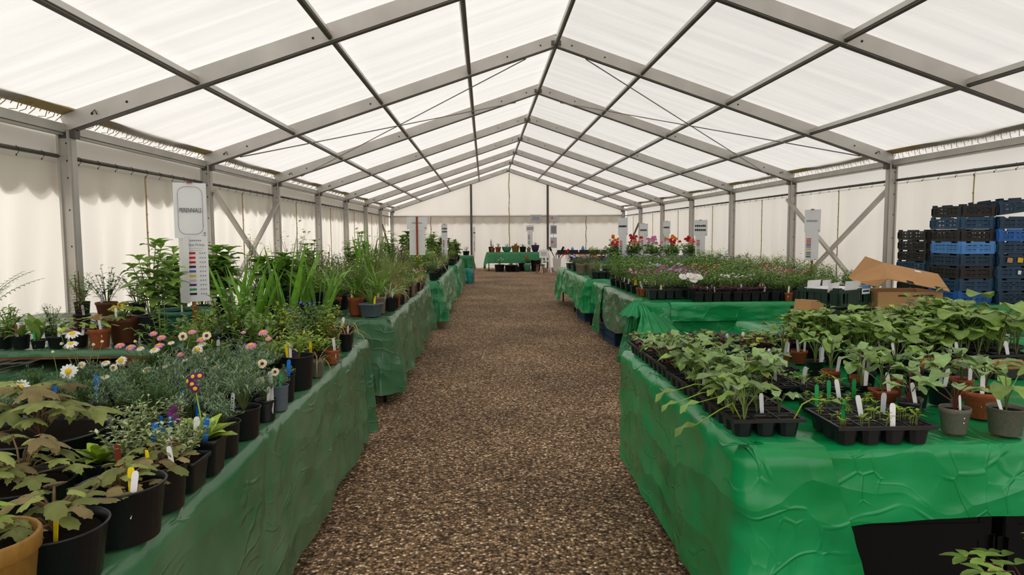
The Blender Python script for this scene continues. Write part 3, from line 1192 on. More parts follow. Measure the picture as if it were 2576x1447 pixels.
def P_mound(seed, h=.16, rad=.12, stems=46, per=13, m='lf_grey', ll=.026, lw=.0045):
    """feathery marguerite mound: fine forked leaves"""
    rnd = random.Random(seed)
    fo, st = MB(), MB()
    for i in range(stems):
        a = rnd.uniform(0, 2 * PI)
        q = rnd.random() ** .5
        e = Vector((rad * q * math.cos(a), rad * q * math.sin(a), h * (1 - .5 * q * q) * rnd.uniform(.7, 1.05)))
        st.tube([(0, 0, 0), e * .5 + Vector((0, 0, .02)), e], .0016, .001, k=3, cap=False, tint=.4)
        for j in range(per):
            t = .35 + .68 * (j + rnd.random()) / per
            p = e * t + Vector((0, 0, .02 * math.sin(PI * min(t, 1))))
            ya = a + j * 2.4
            s = rnd.uniform(.7, 1.2)
            tn = rnd.random()
            tip = fo.leaf(p, ya, rnd.uniform(.2, 1.0), ll * s, lw, 2, 'lance', .3, .1, tn)
            fo.leaf(p + (tip - p) * .45, ya + .7, .6, ll * s * .5, lw * .8, 1, 'lance', .1, .1, tn)
            fo.leaf(p + (tip - p) * .45, ya - .7, .6, ll * s * .5, lw * .8, 1, 'lance', .1, .1, tn)
    return [('foliage', fo, m), ('stems', st, 'stem')]


def P_upright(seed, h=.45, stems=7, per=12, ll=.11, lw=.05, m='lf_mid', rad=.1, shape='oval', ms='stem', n=4, droop=.9, fl=None, tmin=.3):
    rnd = random.Random(seed)
    fo, st = MB(), MB()
    tips = stem_leaves(fo, st, rnd, h, rad, stems, per, ll, lw, shape, .8, n, droop, .22, r=.004, wave=.1, tmin=tmin)
    for t in tips:
        for k in range(4):
            fo.leaf(t, k * 1.57 + rnd.random(), .6, ll * .6, lw * .6, 3, shape, .8, .25, rnd.uniform(.5, 1))
    out = [('foliage', fo, m), ('stems', st, ms)]
    if fl:
        f = MB()
        for t in tips:
            f.dome(t, (0, 0, 1), .03, 1, 9)
            for k in range(10):
                f.flower(t + Vector((rnd.uniform(-.025, .025), rnd.uniform(-.025, .025), rnd.uniform(.005, .03))), (rnd.uniform(-1, 1), rnd.uniform(-1, .3), .8), .012, 5, 1, 0)
        out.append(('blossoms', f, fl))
    return out


def P_fern(seed, n=9, ll=.45, m='lf_mid'):
    rnd = random.Random(seed)
    fo, st = MB(), MB()
    for i in range(n):
        a = i * 2.4
        pit, L = rnd.uniform(.9, 1.35), ll * rnd.uniform(.7, 1.05)
        pts, p, ang = [], Vector((0, 0, 0)), pit
        for k in range(15):
            pts.append(p.copy())
            p = p + Vector((math.cos(a) * math.cos(ang), math.sin(a) * math.cos(ang), math.sin(ang))) * (L / 14)
            ang -= rnd.uniform(.03, .085)
        st.tube(pts, .002, .001, k=3, cap=False)
        for k in range(2, 15):
            w_ = .11 * L * 2 * math.sin(PI * (k / 15) ** .8) + .01
            for s in (-1, 1):
                fo.leaf(pts[k], a + s * 1.25, .1, w_ * .6, .020, 2, 'lance', .5, .2, rnd.random())
    return [('foliage', fo, m), ('stems', st, 'stem')]


def P_lily(seed, h=.3, m='lf_mid', ll=.07, lw=.012):
    rnd = random.Random(seed)
    fo, st = MB(), MB()
    for s in range(2):
        x, y = rnd.uniform(-.02, .02), rnd.uniform(-.02, .02)
        hh = h * (1 if s == 0 else .85)
        st.tube([(x, y, 0), (x * 1.3, y, hh * .5), (x * 1.6, y, hh)], .004, .003, k=5)
        for j in range(34):
            t = .12 + .88 * j / 34
            fo.leaf((x * (1 + .6 * t), y, hh * t), j * 2.4, .35, ll * (1.1 - .3 * t), lw, 3, 'lance', 1.2, .2, rnd.random())
    return [('foliage', fo, m), ('stems', st, 'stem_red')]


def P_brassica(seed, n=6, h=.13, ll=.085, lw=.058, m='lf_blue', ms='stem', shape='oval', spread=.05):
    """young cabbage plant: stalked, wavy, rounded leaves"""
    rnd = random.Random(seed)
    fo, st = MB(), MB()
    for i in range(n):
        a = i * 2.4 + rnd.uniform(-.3, .3)
        q = .4 + .6 * i / n
        hh = h * rnd.uniform(.45, .95) * (.55 + .45 * (1 - q) + .2)
        ex = spread * q * rnd.uniform(.8, 1.3)
        p = Vector((ex * math.cos(a), ex * math.sin(a), hh))
        st.tube([(0, 0, 0), (ex * .25 * math.cos(a), ex * .25 * math.sin(a), hh * .55), p], .0030, .0018, k=4, cap=False, tint=rnd.random())
        s = rnd.uniform(.6, 1.1)
        fo.leaf(p, a + rnd.uniform(-.3, .3), rnd.uniform(-.1, .75), ll * s, lw * s, 4, shape, rnd.uniform(.5, 1.4), .3, rnd.random(), .28)
    return [('foliage', fo, m), ('stems', st, ms)]


def P_courgette(seed, n=6, h=.19, r=.075, m='lf_mid'):
    rnd = random.Random(seed)
    fo, st = MB(), MB()
    for i in range(n):
        a = i * 2.4 + rnd.uniform(-.4, .4)
        q = .25 + .75 * (i + 1) / n
        hh = h * rnd.uniform(.6, 1.05)
        ex = .085 * q
        p = Vector((ex * math.cos(a), ex * math.sin(a), hh))
        st.tube([(0, 0, 0), (ex * .3 * math.cos(a), ex * .3 * math.sin(a), hh * .7), p], .0035, .0022, k=4, cap=False, tint=rnd.random())
        s = rnd.uniform(.7, 1.15)
        fo.leaf(p - Vector((math.cos(a), math.sin(a), 0)) * r * .5, a, rnd.uniform(.0, .5), r * 1.8 * s, r * 1.35 * s, 5, 'oval', rnd.uniform(.5, 1.3), .18, rnd.random(), .2)
    return [('foliage', fo, m), ('stems', st, 'stem')]


def P_grass(seed, n=110, ll=.32, m='lf_olive'):
    return P_straps(seed, n, ll, .004, m, 1.3, 1.35, 'sword', .3, .03, seg=4)


def P_seedling(seed, k=4, h=.035, ll=.024, lw=.009, m='lf_lime'):
    rnd = random.Random(seed)
    fo = MB()
    for i in range(k):
        x, y = (rnd.uniform(-.018, .018), rnd.uniform(-.018, .018)) if k > 1 else (0, 0)
        hh = h * rnd.uniform(.5, 1.1)
        fo.tube([(x, y, 0), (x + rnd.uniform(-.005, .005), y, hh)], .0011, .0009, k=3, cap=False, tint=.6)
        a = rnd.uniform(0, PI)
        for s in range(4):
            fo.leaf((x, y, hh * (1 if s < 2 else .8)), a + s * PI + (1.57 if s > 1 else 0), rnd.uniform(.1, .7), ll * rnd.uniform(.6, 1.1), lw, 2, 'oval', .7, .25, rnd.random())
    return [('seedlings', fo, m)]


def P_geranium(seed, fl='fl_red', h=.32, nf=6):
    rnd = random.Random(seed)
    out = P_bushy(seed, h, .17, 16, 8, .07, .07, 'oval', 'lf_green', 3, .8, upright=.7)
    f, s = MB(), MB()
    for i in range(nf):
        a, q = rnd.uniform(0, 2 * PI), rnd.random() * .13
        p = Vector((q * math.cos(a), q * math.sin(a), h * rnd.uniform(.92, 1.12)))
        s.tube([(q * .5 * math.cos(a), q * .5 * math.sin(a), h * .6), p], .002, k=3, cap=False)
        f.dome(p - Vector((0, 0, .012)), (0, 0, 1), .028, 1.1, 9)
        for k in range(14):
            d = Vector((rnd.uniform(-1, 1), rnd.uniform(-1, .6), rnd.uniform(.0, 1))).normalized()
            f.flower(p + d * .022, d, .012, 5, 1, 0)
    return out + [('blossoms', f, fl), ('flower_stalks', s, 'stem')]


MESHES = {}


def plant(key):
    """(part name, mesh) list of a plant kind and variant, built once"""
    if key in MESHES:
        return MESHES[key]
    kind, v = key
    s = hash_(kind) + v * 131
    B = P_bushy
    T = {
        'lobed': lambda: P_lobed(s, 22, .13, .105, .052, 'lf_olive', 5, 'lf_brown', 'dry_stem'),
        'lobed_big': lambda: P_lobed(s, 22, .21, .16, .088, 'lf_olive', 5, 'lf_brown', 'dry_stem', .6),
        'lobed_green': lambda: P_lobed(s, 12, .11, .085, .055, 'lf_olive', 5, 'lf_lime', 'stem'),
        'lobed_small': lambda: P_lobed(s, 20, .07, .065, .031, 'lf_olive', 3, 'lf_brown', 'dry_stem'),
        'mound': lambda: P_mound(s),
        'mound_tall': lambda: P_mound(s, .22, .10, 40, 14, 'lf_grey', .03, .005),
        'mound_dark': lambda: P_mound(s, .17, .12, 46, 13, 'lf_dark', .022, .005),
        'variegated': lambda: B(s, .14, .10, 26, 12, .026, .012, 'oval', 'lf_silver', 2, .6),
        'silver': lambda: B(s, .22, .11, 18, 12, .04, .016, 'lance', 'lf_silver', 2, .6),
        'primula': lambda: P_rosette(s, 13, .11, .045, 'lf_lime'),
        'rosette_dark': lambda: P_rosette(s, 12, .12, .045, 'lf_mid', 'lance', .9),
        'hosta': lambda: P_rosette(s, 16, .16, .075, 'lf_blue', 'oval', 1.1, .3, 1.2),
        'paddle': lambda: P_rosette(s, 5, .13, .05, 'lf_mid', 'oval', .3, 1.0, 1.5, .05),
        'bushy': lambda: B(s),
        'bushy_lime': lambda: B(s, .24, .13, 15, 9, .085, .025, 'lance', 'lf_lime'),
        'bushy_dark': lambda: B(s, .32, .15, 18, 10, .045, .022, 'oval', 'lf_dark'),
        'bushy_small': lambda: B(s, .26, .14, 22, 14, .028, .014, 'oval', 'lf_mid'),
        'bushy_yellow': lambda: B(s, .24, .13, 16, 10, .05, .03, 'oval', 'lf_lime', ms='stem_red'),
        'airy': lambda: B(s, .34, .15, 22, 10, .04, .006, 'lance', 'lf_mid', fl='fl_cream', nfl=26, flr=.008),
        'airy_pink': lambda: B(s, .30, .14, 20, 10, .04, .008, 'lance', 'lf_mid', fl='fl_pink', nfl=20, flr=.013),
        'airy_yellow': lambda: B(s, .32, .14, 20, 10, .045, .01, 'lance', 'lf_mid', fl='fl_cream', nfl=9, flr=.009),
        'blue_flowered': lambda: B(s, .20, .13, 18, 10, .04, .012, 'lance', 'lf_mid', fl='fl_blue', nfl=18, flr=.009),
        'iris': lambda: P_iris(s),
        'iris_tall': lambda: P_iris(s, 10, .60, .056),
        'straps': lambda: P_straps(s),
        'straps_fine': lambda: P_straps(s, 46, .36, .009, 'lf_mid', 2.2),
        'straps_cream': lambda: P_straps(s, 36, .34, .014, 'lf_cream', 2.4, 1.1),
        'straps_dry': lambda: P_straps(s, 16, .22, .005, 'lf_straw', 2.8, .8),
        'grass': lambda: P_grass(s),
        'grass_straw': lambda: P_grass(s, 100, .30, 'lf_straw'),
        'upright': lambda: P_upright(s),
        'upright_big': lambda: P_upright(s, .52, 9, 11, .15, .075, 'lf_mid', .16),
        'upright_dark': lambda: P_upright(s, .36, 8, 10, .10, .06, 'lf_green', .13),
        'broad': lambda: P_upright(s, .40, 9, 7, .17, .12, 'lf_green', .14, droop=1.1),
        'fern': lambda: P_fern(s),
        'lily': lambda: P_lily(s),
        'pale_small': lambda: B(s, .12, .08, 12, 8, .035, .022, 'oval', 'lf_mid'),
        'heuchera': lambda: P_lobed(s, 14, .10, .075, .036, 'lf_lime', 3, 'lf_rust', 'stem_red', .3),
        'purple_spike': lambda: B(s, .34, .10, 10, 10, .06, .02, 'lance', 'lf_purple', ms='stem_red'),
        'seedheads': lambda: B(s, .46, .16, 14, 7, .06, .012, 'lance', 'lf_mid', fl='fl_cream', nfl=30, flr=.010, tmin=.1, up=.05),
        'succulent': lambda: P_straps(s, 16, .13, .03, 'lf_dark', .5, .9, 'sword', .5, .01),
        'brassica': lambda: P_brassica(s, 6, .14, .095, .062),
        'brassica_tall': lambda: P_brassica(s, 6, .18, .115, .068, 'lf_mid'),
        'brassica_red': lambda: P_brassica(s, 7, .15, .10, .062, 'lf_blue', 'stem_red'),
        'lettuce': lambda: P_brassica(s, 8, .07, .05, .035, 'lf_purple', 'lf_mid', spread=.03),
        'lettuce_green': lambda: P_brassica(s, 8, .075, .05, .034, 'lf_mid', 'stem_red', spread=.03),
        'courgette': lambda: P_courgette(s),
        'tendril': lambda: B(s, .26, .11, 9, 6, .07, .05, 'oval', 'lf_mid', 3, .8, upright=.8),
        'seedling': lambda: P_seedling(s),
        'seedling_one': lambda: P_seedling(s, 1, .045, .035, .011),
        'bed_green': lambda: B(s, .22, .10, 12, 9, .046, .025, 'oval', 'lf_green'),
        'bed_fine': lambda: B(s, .22, .09, 16, 12, .025, .006, 'lance', 'lf_mid'),
        'bed_pink': lambda: B(s, .21, .09, 12, 9, .034, .015, 'oval', 'lf_mid', fl='fl_pink', nfl=6, flr=.015),
        'bed_magenta': lambda: B(s, .20, .09, 12, 9, .034, .015, 'oval', 'lf_green', fl='fl_magenta', nfl=6, flr=.016),
        'bed_coral': lambda: B(s, .20, .09, 12, 9, .034, .017, 'oval', 'lf_green', fl='fl_coral', nfl=5, flr=.014),
        'bed_lilac': lambda: B(s, .20, .09, 12, 9, .034, .015, 'oval', 'lf_mid', fl='fl_lilac', nfl=6, flr=.014),
        'bed_yellow': lambda: B(s, .19, .09, 12, 9, .036, .017, 'oval', 'lf_mid', fl='fl_yellow', nfl=4, flr=.014),
        'bed_white': lambda: B(s, .19, .09, 12, 9, .03, .016, 'oval', 'lf_mid', fl='fl_white', nfl=8, flr=.012),
        'bed_violet': lambda: B(s, .17, .09, 11, 8, .034, .018, 'oval', 'lf_green', fl='fl_violet', nfl=9, flr=.020, petals=5),
        'bed_orange': lambda: B(s, .19, .09, 12, 10, .034, .010, 'lance', 'lf_mid', fl='fl_orange', nfl=7, flr=.018, petals=9),
        'bed_purple': lambda: B(s, .12, .09, 12, 9, .045, .027, 'oval', 'lf_purple', ms='lf_lime'),
        'bed_airy': lambda: B(s, .30, .11, 12, 9, .040, .018, 'oval', 'lf_mid', fl='fl_cream', nfl=6, flr=.007),
        'geranium_red': lambda: P_geranium(s, 'fl_red'),
        'geranium_pink': lambda: P_geranium(s, 'fl_pink'),
        'geranium_coral': lambda: P_geranium(s, 'fl_coral'),
        'geranium_orange': lambda: P_geranium(s, 'fl_orange'),
    }
    MESHES[key] = [(nm, mb.mesh(nm, m)) for nm, mb, m in T[kind]()]
    return MESHES[key]


def hash_(s):
    h = 7
    for c in s:
        h = (h * 31 + ord(c)) % 100003
    return h


# ------------------------------------------------------------------ pots (unit: rim radius 1, height 1)
def pot_mesh(kind, m):
    key = ('pot', kind, m)
    if key in MESHES:
        return MESHES[key]
    mb = MB()
    if kind == 'round':
        mb.lathe([(0, .0), (.72, 0), (.76, .02), (.93, .80), (1.0, .82), (1.02, .97), (.985, 1.0), (.93, .985), (.90, .80), (.86, .55)], 28)
    elif kind == 'plain':
        mb.lathe([(0, .0), (.76, 0), (.80, .015), (.96, .95), (1.0, .955), (1.02, .985), (.995, 1.0), (.95, .99), (.93, .85), (.88, .5)], 32)
    elif kind == 'ribbed':
        prof = [(0, 0), (.74, 0)]
        for i in range(9):
            prof += [(.78 + .19 * i / 9, .03 + .09 * i), (.74 + .19 * i / 9, .07 + .09 * i)]
        prof += [(1.0, .9), (1.02, .98), (.98, 1), (.93, .97), (.88, .6)]
        mb.lathe(prof, 24)
    elif kind == 'tub':
        mb.lathe([(0, 0), (.62, 0), (.70, .03), (.78, .45), (.82, .47), (.82, .53), (.80, .55), (.86, .78), (.98, .80), (1.04, .86), (1.04, .93), (.98, 1.0), (.90, .97), (.86, .8), (.8, .5)], 36)
    elif kind == 'bowl':
        mb.lathe([(0, 0), (.5, 0), (.75, .25), (.92, .7), (1, .95), (.98, 1), (.92, .95), (.8, .6)], 24)
    elif kind == 'square':
        prof = [(0, 0), (.70, 0), (.74, .02), (.90, .86), (.99, .87), (1.0, .99), (.93, 1.0), (.88, .85), (.82, .5)]
        vs, fs = [], []
        k = 12
        for r, z in prof:
            for q in range(4):
                for (dx, dy) in ((1, .82), (.95, .95), (.82, 1)):
                    a = q * PI / 2
                    x, y = dx * r, dy * r
                    vs.append(Vector((x * math.cos(a) - y * math.sin(a), x * math.sin(a) + y * math.cos(a), z)))
        for i in range(len(prof) - 1):
            for j in range(k):
                fs.append((i * k + j, i * k + (j + 1) % k, (i + 1) * k + (j + 1) % k, (i + 1) * k + j))
        mb.add(vs, fs)
    MESHES[key] = mb.mesh('pot', m)
    return MESHES[key]


def soil_mesh(kind):
    key = ('soil', kind)
    if key not in MESHES:
        mb = MB()
        k = 20 if kind != 'square' else 4
        vs = [Vector((0, 0, .02))]
        for rr in (.5, 1):
            for j in range(k):
                t = 2 * PI * j / k + (PI / 4 if k == 4 else 0)
                q = rr * (.89 if k != 4 else 1.16)
                vs.append(Vector((q * math.cos(t), q * math.sin(t), U(-.03, .03) if rr < 1 else 0)))
        fs = [(0, 1 + j, 1 + (j + 1) % k) for j in range(k)] + [(1 + j, 1 + k + j, 1 + k + (j + 1) % k, 1 + (j + 1) % k) for j in range(k)]
        mb.add(vs, fs)
        MESHES[key] = mb.mesh('soil', 'soil')
    return MESHES[key]


def tag_mesh(m):
    key = ('tag', m)
    if key not in MESHES:
        mb = MB()
        vs = []
        for z, w_ in ((-.04, .001), (0, .0065), (.055, .0075), (.063, .006), (.066, .003)):
            vs += [Vector((-w_, 0, z)), Vector((w_, 0, z))]
        n = len(vs)
        vs += [v + Vector((0, .0012, 0)) for v in vs]
        fs = []
        for i in range(4):
            a = i * 2
            fs += [(a, a + 1, a + 3, a + 2), (n + a, n + a + 2, n + a + 3, n + a + 1), (a, a + 2, n + a + 2, n + a), (a + 1, n + a + 1, n + a + 3, a + 3)]
        fs.append((8, 9, n + 9, n + 8))
        mb.add(vs, fs)
        MESHES[key] = mb.mesh('plant_label', m, False)
    return MESHES[key]


scr = MB()
for i in range(5):
    scr.box((U(-.0015, .0015), -.0006, .012 + i * .009), (.004, .0004, .005))
SCRIBBLE = scr.mesh('handwriting', 'ink', False)


def add_tag(root, x, y, z, m='tag_white', s=1.0, rz=None, lean=None, writing=False):
    o = part('plant_label', tag_mesh(m), root, (x, y, z), (U(-.25, .1) if lean is None else lean, U(-.18, .18), U(-.5, .5) if rz is None else rz), (s, s, s))
    if writing:
        part('handwriting', SCRIBBLE, o)
    return o


NAMES = {}
SEQ = [0]


def potted(name, kind, x, y, z, r, h, label, pot=('round', 'pot_black'), scale=1.0, tags=(), cat='plant', group=None, fill=.86, rz=None, var=None, zs=1.0):
    """a plant in its pot: pot, soil, foliage, labels"""
    SEQ[0] += 1
    root = empty(name, (x, y, z), U(0, 6.28) if rz is None else rz)
    tag(root, label, cat, group)
    part('pot', pot_mesh(*pot), root, scale=(r, r, h))
    part('soil', soil_mesh(pot[0]), root, (0, 0, h * fill), scale=(r * (.93 if pot[0] != 'tub' else .9), r * (.93 if pot[0] != 'tub' else .9), min(h, .1)))
    if kind:
        for nm, me in plant((kind, SEQ[0] % 3 if var is None else var)):
            part(nm, me, root, (0, 0, h * fill), scale=(scale, scale, scale * zs))
    irz = -root.rotation_euler.z
    for m in tags:
        wr = m.endswith('*')
        a = U(-2.6, -.5)
        q = r * U(.55, .85)
        c, s = math.cos(a + irz), math.sin(a + irz)
        add_tag(root, q * c, q * s, h * fill + .006, m.rstrip('*'), U(.8, 1.15), irz + U(-.5, .5), None, wr)
    return root


# ------------------------------------------------------------------ near left table: front row
ZP = ZT + .004
BP, SQ = ('plain', 'pot_black'), ('square', 'pot_black')
potted('potted_mallow', 'lobed_green', -1.838, 1.15, ZP, .088, .175, 'ochre plastic pot with lobed green leaves at the very front left corner', ('round', 'pot_ochre'), .8, ['tag_white'])
potted('potted_mallow', 'lobed_small', -1.83, 1.335, ZP, .096, .115, 'black pot of wilting olive leaves with a thin yellow label, beside the ochre pot', BP, 1.35, ['tag_yellow'])
potted('potted_mallow', 'lobed_small', -1.800, 1.528, ZP, .092, .128, 'black pot with grey-green scalloped leaves, one yellow and one white label, near left edge', BP, 1.15, ['tag_yellow', 'tag_white'], fill=.78)
potted('potted_mallow', 'lobed_small', -1.795, 1.69, ZP, .068, .118, 'black pot of low lobed leaves with one upright white label, third along the left edge', BP, 1.1, ['tag_white', 'tag_yellow'])
potted('potted_daphne', 'variegated', -1.795, 1.82, ZP, .058, .088, 'smudged square black pot of cream variegated foliage with red and written white labels', SQ, 1.0, ['tag_red', 'tag_white*'])
# auricula
ap = potted('potted_auricula', 'primula', -1.785, 1.945, ZP, .052, .107, 'square black pot with purple and yellow auricula flowers on a tall pale stalk', SQ, .9, ['tag_purple', 'tag_white', 'tag_blue'], rz=0)
sm = MB()
sm.tube([(0, 0, .10), (-.025, .03, .18), (-.042, .05, .235)], .0028, .0022, k=5)
part('flower_stalk', sm.mesh('flower_stalk', 'lf_lime'), ap)
for i, (x, y, z, nx, nz) in enumerate(((-.047, .05, .272, -.2, .5), (-.028, .05, .274, .4, .6), (-.062, .05, .258, -.7, .2), (-.044, .035, .252, 0, .2), (-.034, .03, .240, .3, -.1))):
    f, e = MB(), MB()
    f.flower((x, y, z), (nx, -1, nz), .0125, 6, 1.05, .1)
    e.dome((x + nx * .002, y - .002, z), (nx, -1, nz), .0062, .35, 10)
    p = part('auricula_flower', f.mesh('auricula_flower', 'fl_purple'), ap)
    part('flower_eye', e.mesh('flower_eye', 'fl_yellow'), p)
ap2 = potted('potted_auricula', 'primula', -1.895, 1.915, ZP, .040, .095, 'small black pot with drooping dark purple auricula blooms behind the tall auricula', SQ, .7, ['tag_blue', 'tag_blue'], rz=0)
for i, (x, y, z) in enumerate(((.03, .0, .185), (.042, .0, .195), (.055, -.0, .16), (.05, -.01, .172))):
    f = MB()
    f.flower((x, y, z), (.3, -1, U(-.3, .4)), .010, 6, 1.05, .1)
    part('auricula_flower', f.mesh('auricula_flower', 'fl_purple'), ap2)
potted('potted_lavender', 'mound', -1.80, 2.105, ZP, .058, .105, 'black pot with a small sparse grey shrub, white-rimmed, next beyond the auriculas', BP, .6)
potted('potted_marguerite', 'mound_tall', -1.795, 2.29, ZP, .056, .104, 'black pot of feathery blue-green foliage with a single written white label in front', BP, .75, ['tag_white*'])
potted('potted_marguerite', 'mound_tall', -1.788, 2.50, ZP, .040, .080, 'small ribbed black pot with white labels and cream dark-eyed daisies on the aisle edge', ('ribbed', 'pot_black'), .55, ['tag_white', 'tag_white'])
potted('potted_marguerite', 'mound', -1.782, 2.645, ZP, .036, .100, 'slim blue-grey plastic pot on the aisle edge with a white and a green label', ('plain', 'pot_blue'), .4, ['tag_white', 'tag_green'])
potted('potted_marguerite', 'mound', -1.80, 2.795, ZP, .038, .110, 'small black pot with a bright blue label just before the big black pot', BP, .35, ['tag_blue'])
potted('potted_foxglove', 'bushy_lime', -1.815, 3.03, ZP, .074, .150, 'large black pot of upright lime-green lance leaves on the aisle edge', BP, .62, ['tag_white', 'tag_yellow', 'tag_purple'], fill=.9)
potted('potted_grass', 'straps_dry', -1.79, 3.27, ZP, .036, .080, 'small grey pot trailing straw-coloured blades over the cloth edge', ('round', 'pot_grey'), .9)
potted('potted_phlox', 'bushy_yellow', -1.83, 3.42, ZP, .045, .085, 'low yellow-green plant in black pot, second beyond the large lime one', BP, .6, ['tag_yellow'])
potted('potted_phlox', 'pale_small', -1.79, 3.60, ZP, .040, .076, 'red-brown pot with two pink-white labels near the left table end', ('round', 'pot_terracotta'), .7, ['tag_white', 'tag_white'])
potted('potted_cranesbill', 'bushy_yellow', -1.85, 3.80, ZP, .048, .085, 'spreading yellow-green plant in black pot near the left table end', BP, .75)
potted('potted_grass', 'straps_dry', -1.80, 4.02, ZP, .040, .10, 'black pot of wiry pale blades with a white and a red label, left table end', BP, 1.0, ['tag_white', 'tag_red'])
potted('potted_kniphofia', 'straps_dry', -1.85, 4.27, ZP, .052, .105, 'last pot of the near left table, wiry curling blades, red label hanging over', BP, 1.1, ['tag_white', 'tag_red', 'tag_white'])
# second rank
potted('potted_mallow', 'lobed_big', -2.25, 1.95, ZP, .185, .135, 'very large black pot of broad maple-like leaves at near left', BP, .84, fill=.86, var=1)
potted('potted_mallow', 'lobed', -2.09, 1.63, ZP, .115, .10, 'wide low black pot with pale lobed leaves between the largest pot and the front row', BP, 1.0)
potted('potted_mallow', 'lobed', -2.36, 1.60, ZP, .10, .13, 'black pot of lobed leaves at the left picture edge, beside the largest pot', BP, 1.0)
potted('potted_primula', 'primula', -2.0, 1.80, ZP, .046, .09, 'lime-green primrose rosette in black pot right of the largest pot', BP, .8)
potted('potted_daphne', 'variegated', -1.925, 1.785, ZP, .050, .09, 'cream variegated plant with a red label behind the smudged square pot', SQ, .95, ['tag_red'])
potted('potted_daphne', 'variegated', -2.005, 2.02, ZP, .050, .10, 'cream variegated plant right of the largest pot, third of its kind from the front', SQ, .9)
potted('potted_pinks', 'silver', -1.925, 2.045, ZP, .042, .09, 'silvery thin-leaved plant with blue labels behind the auriculas', SQ, .6, ['tag_blue', 'tag_blue'])

# marguerites
DA = []
mspots = [(-1.925, 2.20, .05), (-1.92, 2.39, .056), (-1.93, 2.57, .056), (-1.935, 2.74, .056), (-1.95, 2.92, .056), (-2.06, 2.22, .056), (-2.07, 2.42, .056), (-2.09, 2.62, .058), (-2.10, 2.80, .058), (-2.11, 2.98, .058),
          (-2.22, 2.30, .06), (-2.24, 2.51, .06), (-2.25, 2.71, .06), (-2.27, 2.90, .06), (-2.39, 2.40, .06), (-2.41, 2.60, .06), (-2.42, 2.80, .06), (-2.44, 3.0, .06), (-2.55, 2.52, .06), (-2.57, 2.74, .06), (-2.73, 2.66, .05), (-2.60, 2.32, .05)]
mrow = {0: 'aisle', 1: 'second', 2: 'third', 3: 'fourth', 4: 'fifth', 5: 'back'}
for i, (x, y, r) in enumerate(mspots):
    rowi = 0 if i < 5 else 1 if i < 10 else 2 if i < 14 else 3 if i < 18 else 4 if i < 20 else 5
    pos = i - [0, 5, 10, 14, 18, 20][rowi]
    DA.append((x, y, potted('potted_marguerite', ['mound', 'mound', 'mound_dark'][i % 3], x, y, ZP, r, .095,
                            'feathery marguerite in black pot, %s from front, %s row of the daisies' % (ORD[pos], mrow[rowi]), BP, (.92 if x > -2.15 else .78 if x > -2.35 else .62) + .06 * (i % 2), ['tag_blue'] if i % 3 == 0 else [], group='marguerites on the near left table', rz=0)))
FLW = [(-2.568, 2.62, 0.873, 'W', 0.033), (-2.637, 2.45, 0.851, 'W', 0.032), (-2.623, 2.75, 1.0, 'w', 0.03), (-2.601, 2.7, 0.968, 'w', 0.026), (-2.492, 2.85, 0.871, 'Y', 0.024), (-2.528, 2.8, 0.873, 'w', 0.02), (-2.313, 2.7, 0.861, 'w', 0.024), (-2.222, 2.95, 0.896, 'Y', 0.026), (-2.039, 2.65, 0.835, 'W', 0.02), (-2.129, 2.8, 0.868, 'w', 0.018), (-1.836, 2.62, 0.893, 'C', 0.018), (-1.782, 2.6, 0.864, 'C', 0.016), (-1.826, 2.56, 0.836, 'C', 0.018), (-2.042, 2.7, 0.868, 'y', 0.018), (-2.522, 2.9, 0.929, 'P', 0.022), (-2.487, 2.92, 0.918, 'P', 0.022), (-2.462, 2.95, 0.906, 'y', 0.018), (-2.378, 2.9, 0.907, 'w', 0.022), (-2.428, 3.0, 0.964, 'P', 0.02), (-2.395, 3.0, 0.946, 'P', 0.022), (-2.381, 2.95, 0.919, 'P', 0.022), (-2.33, 2.95, 0.929, 'y', 0.015), (-2.301, 3.0, 0.947, 'C', 0.02), (-2.283, 3.05, 0.962, 'P', 0.02), (-2.224, 3.0, 0.935, 'P', 0.02), (-2.198, 3.0, 0.949, 'C', 0.02), (-2.221, 3.0, 0.914, 'y', 0.02), (-1.975, 2.9, 0.922, 'P', 0.026), (-1.969, 3.05, 0.956, 'P', 0.024), (-1.931, 3.0, 0.935, 'P', 0.016), (-2.056, 3.05, 0.957, 'P', 0.012), (-2.42, 2.6, 0.855, 'w', 0.016), (-2.594, 2.75, 0.874, 'W', 0.016), (-2.443, 2.7, 0.87, 'C', 0.016), (-1.975, 2.6, 0.822, 'w', 0.018), (-2.266, 2.75, 0.863, 'y', 0.012), (-2.23, 2.85, 0.871, 'y', 0.012), (-2.268, 2.9, 0.888, 'P', 0.018), (-2.14, 2.85, 0.878, 'w', 0.014), (-2.6, 2.85, 0.938, 'b', 0.007), (-2.592, 2.9, 0.943, 'b', 0.007), (-2.667, 2.75, 0.959, 'b', 0.007), (-2.672, 2.75, 1.016, 'b', 0.009), (-2.609, 2.6, 0.952, 'b', 0.006), (-1.887, 2.5, 0.806, 'b', 0.008), (-2.481, 2.95, 0.934, 'b', 0.007)]
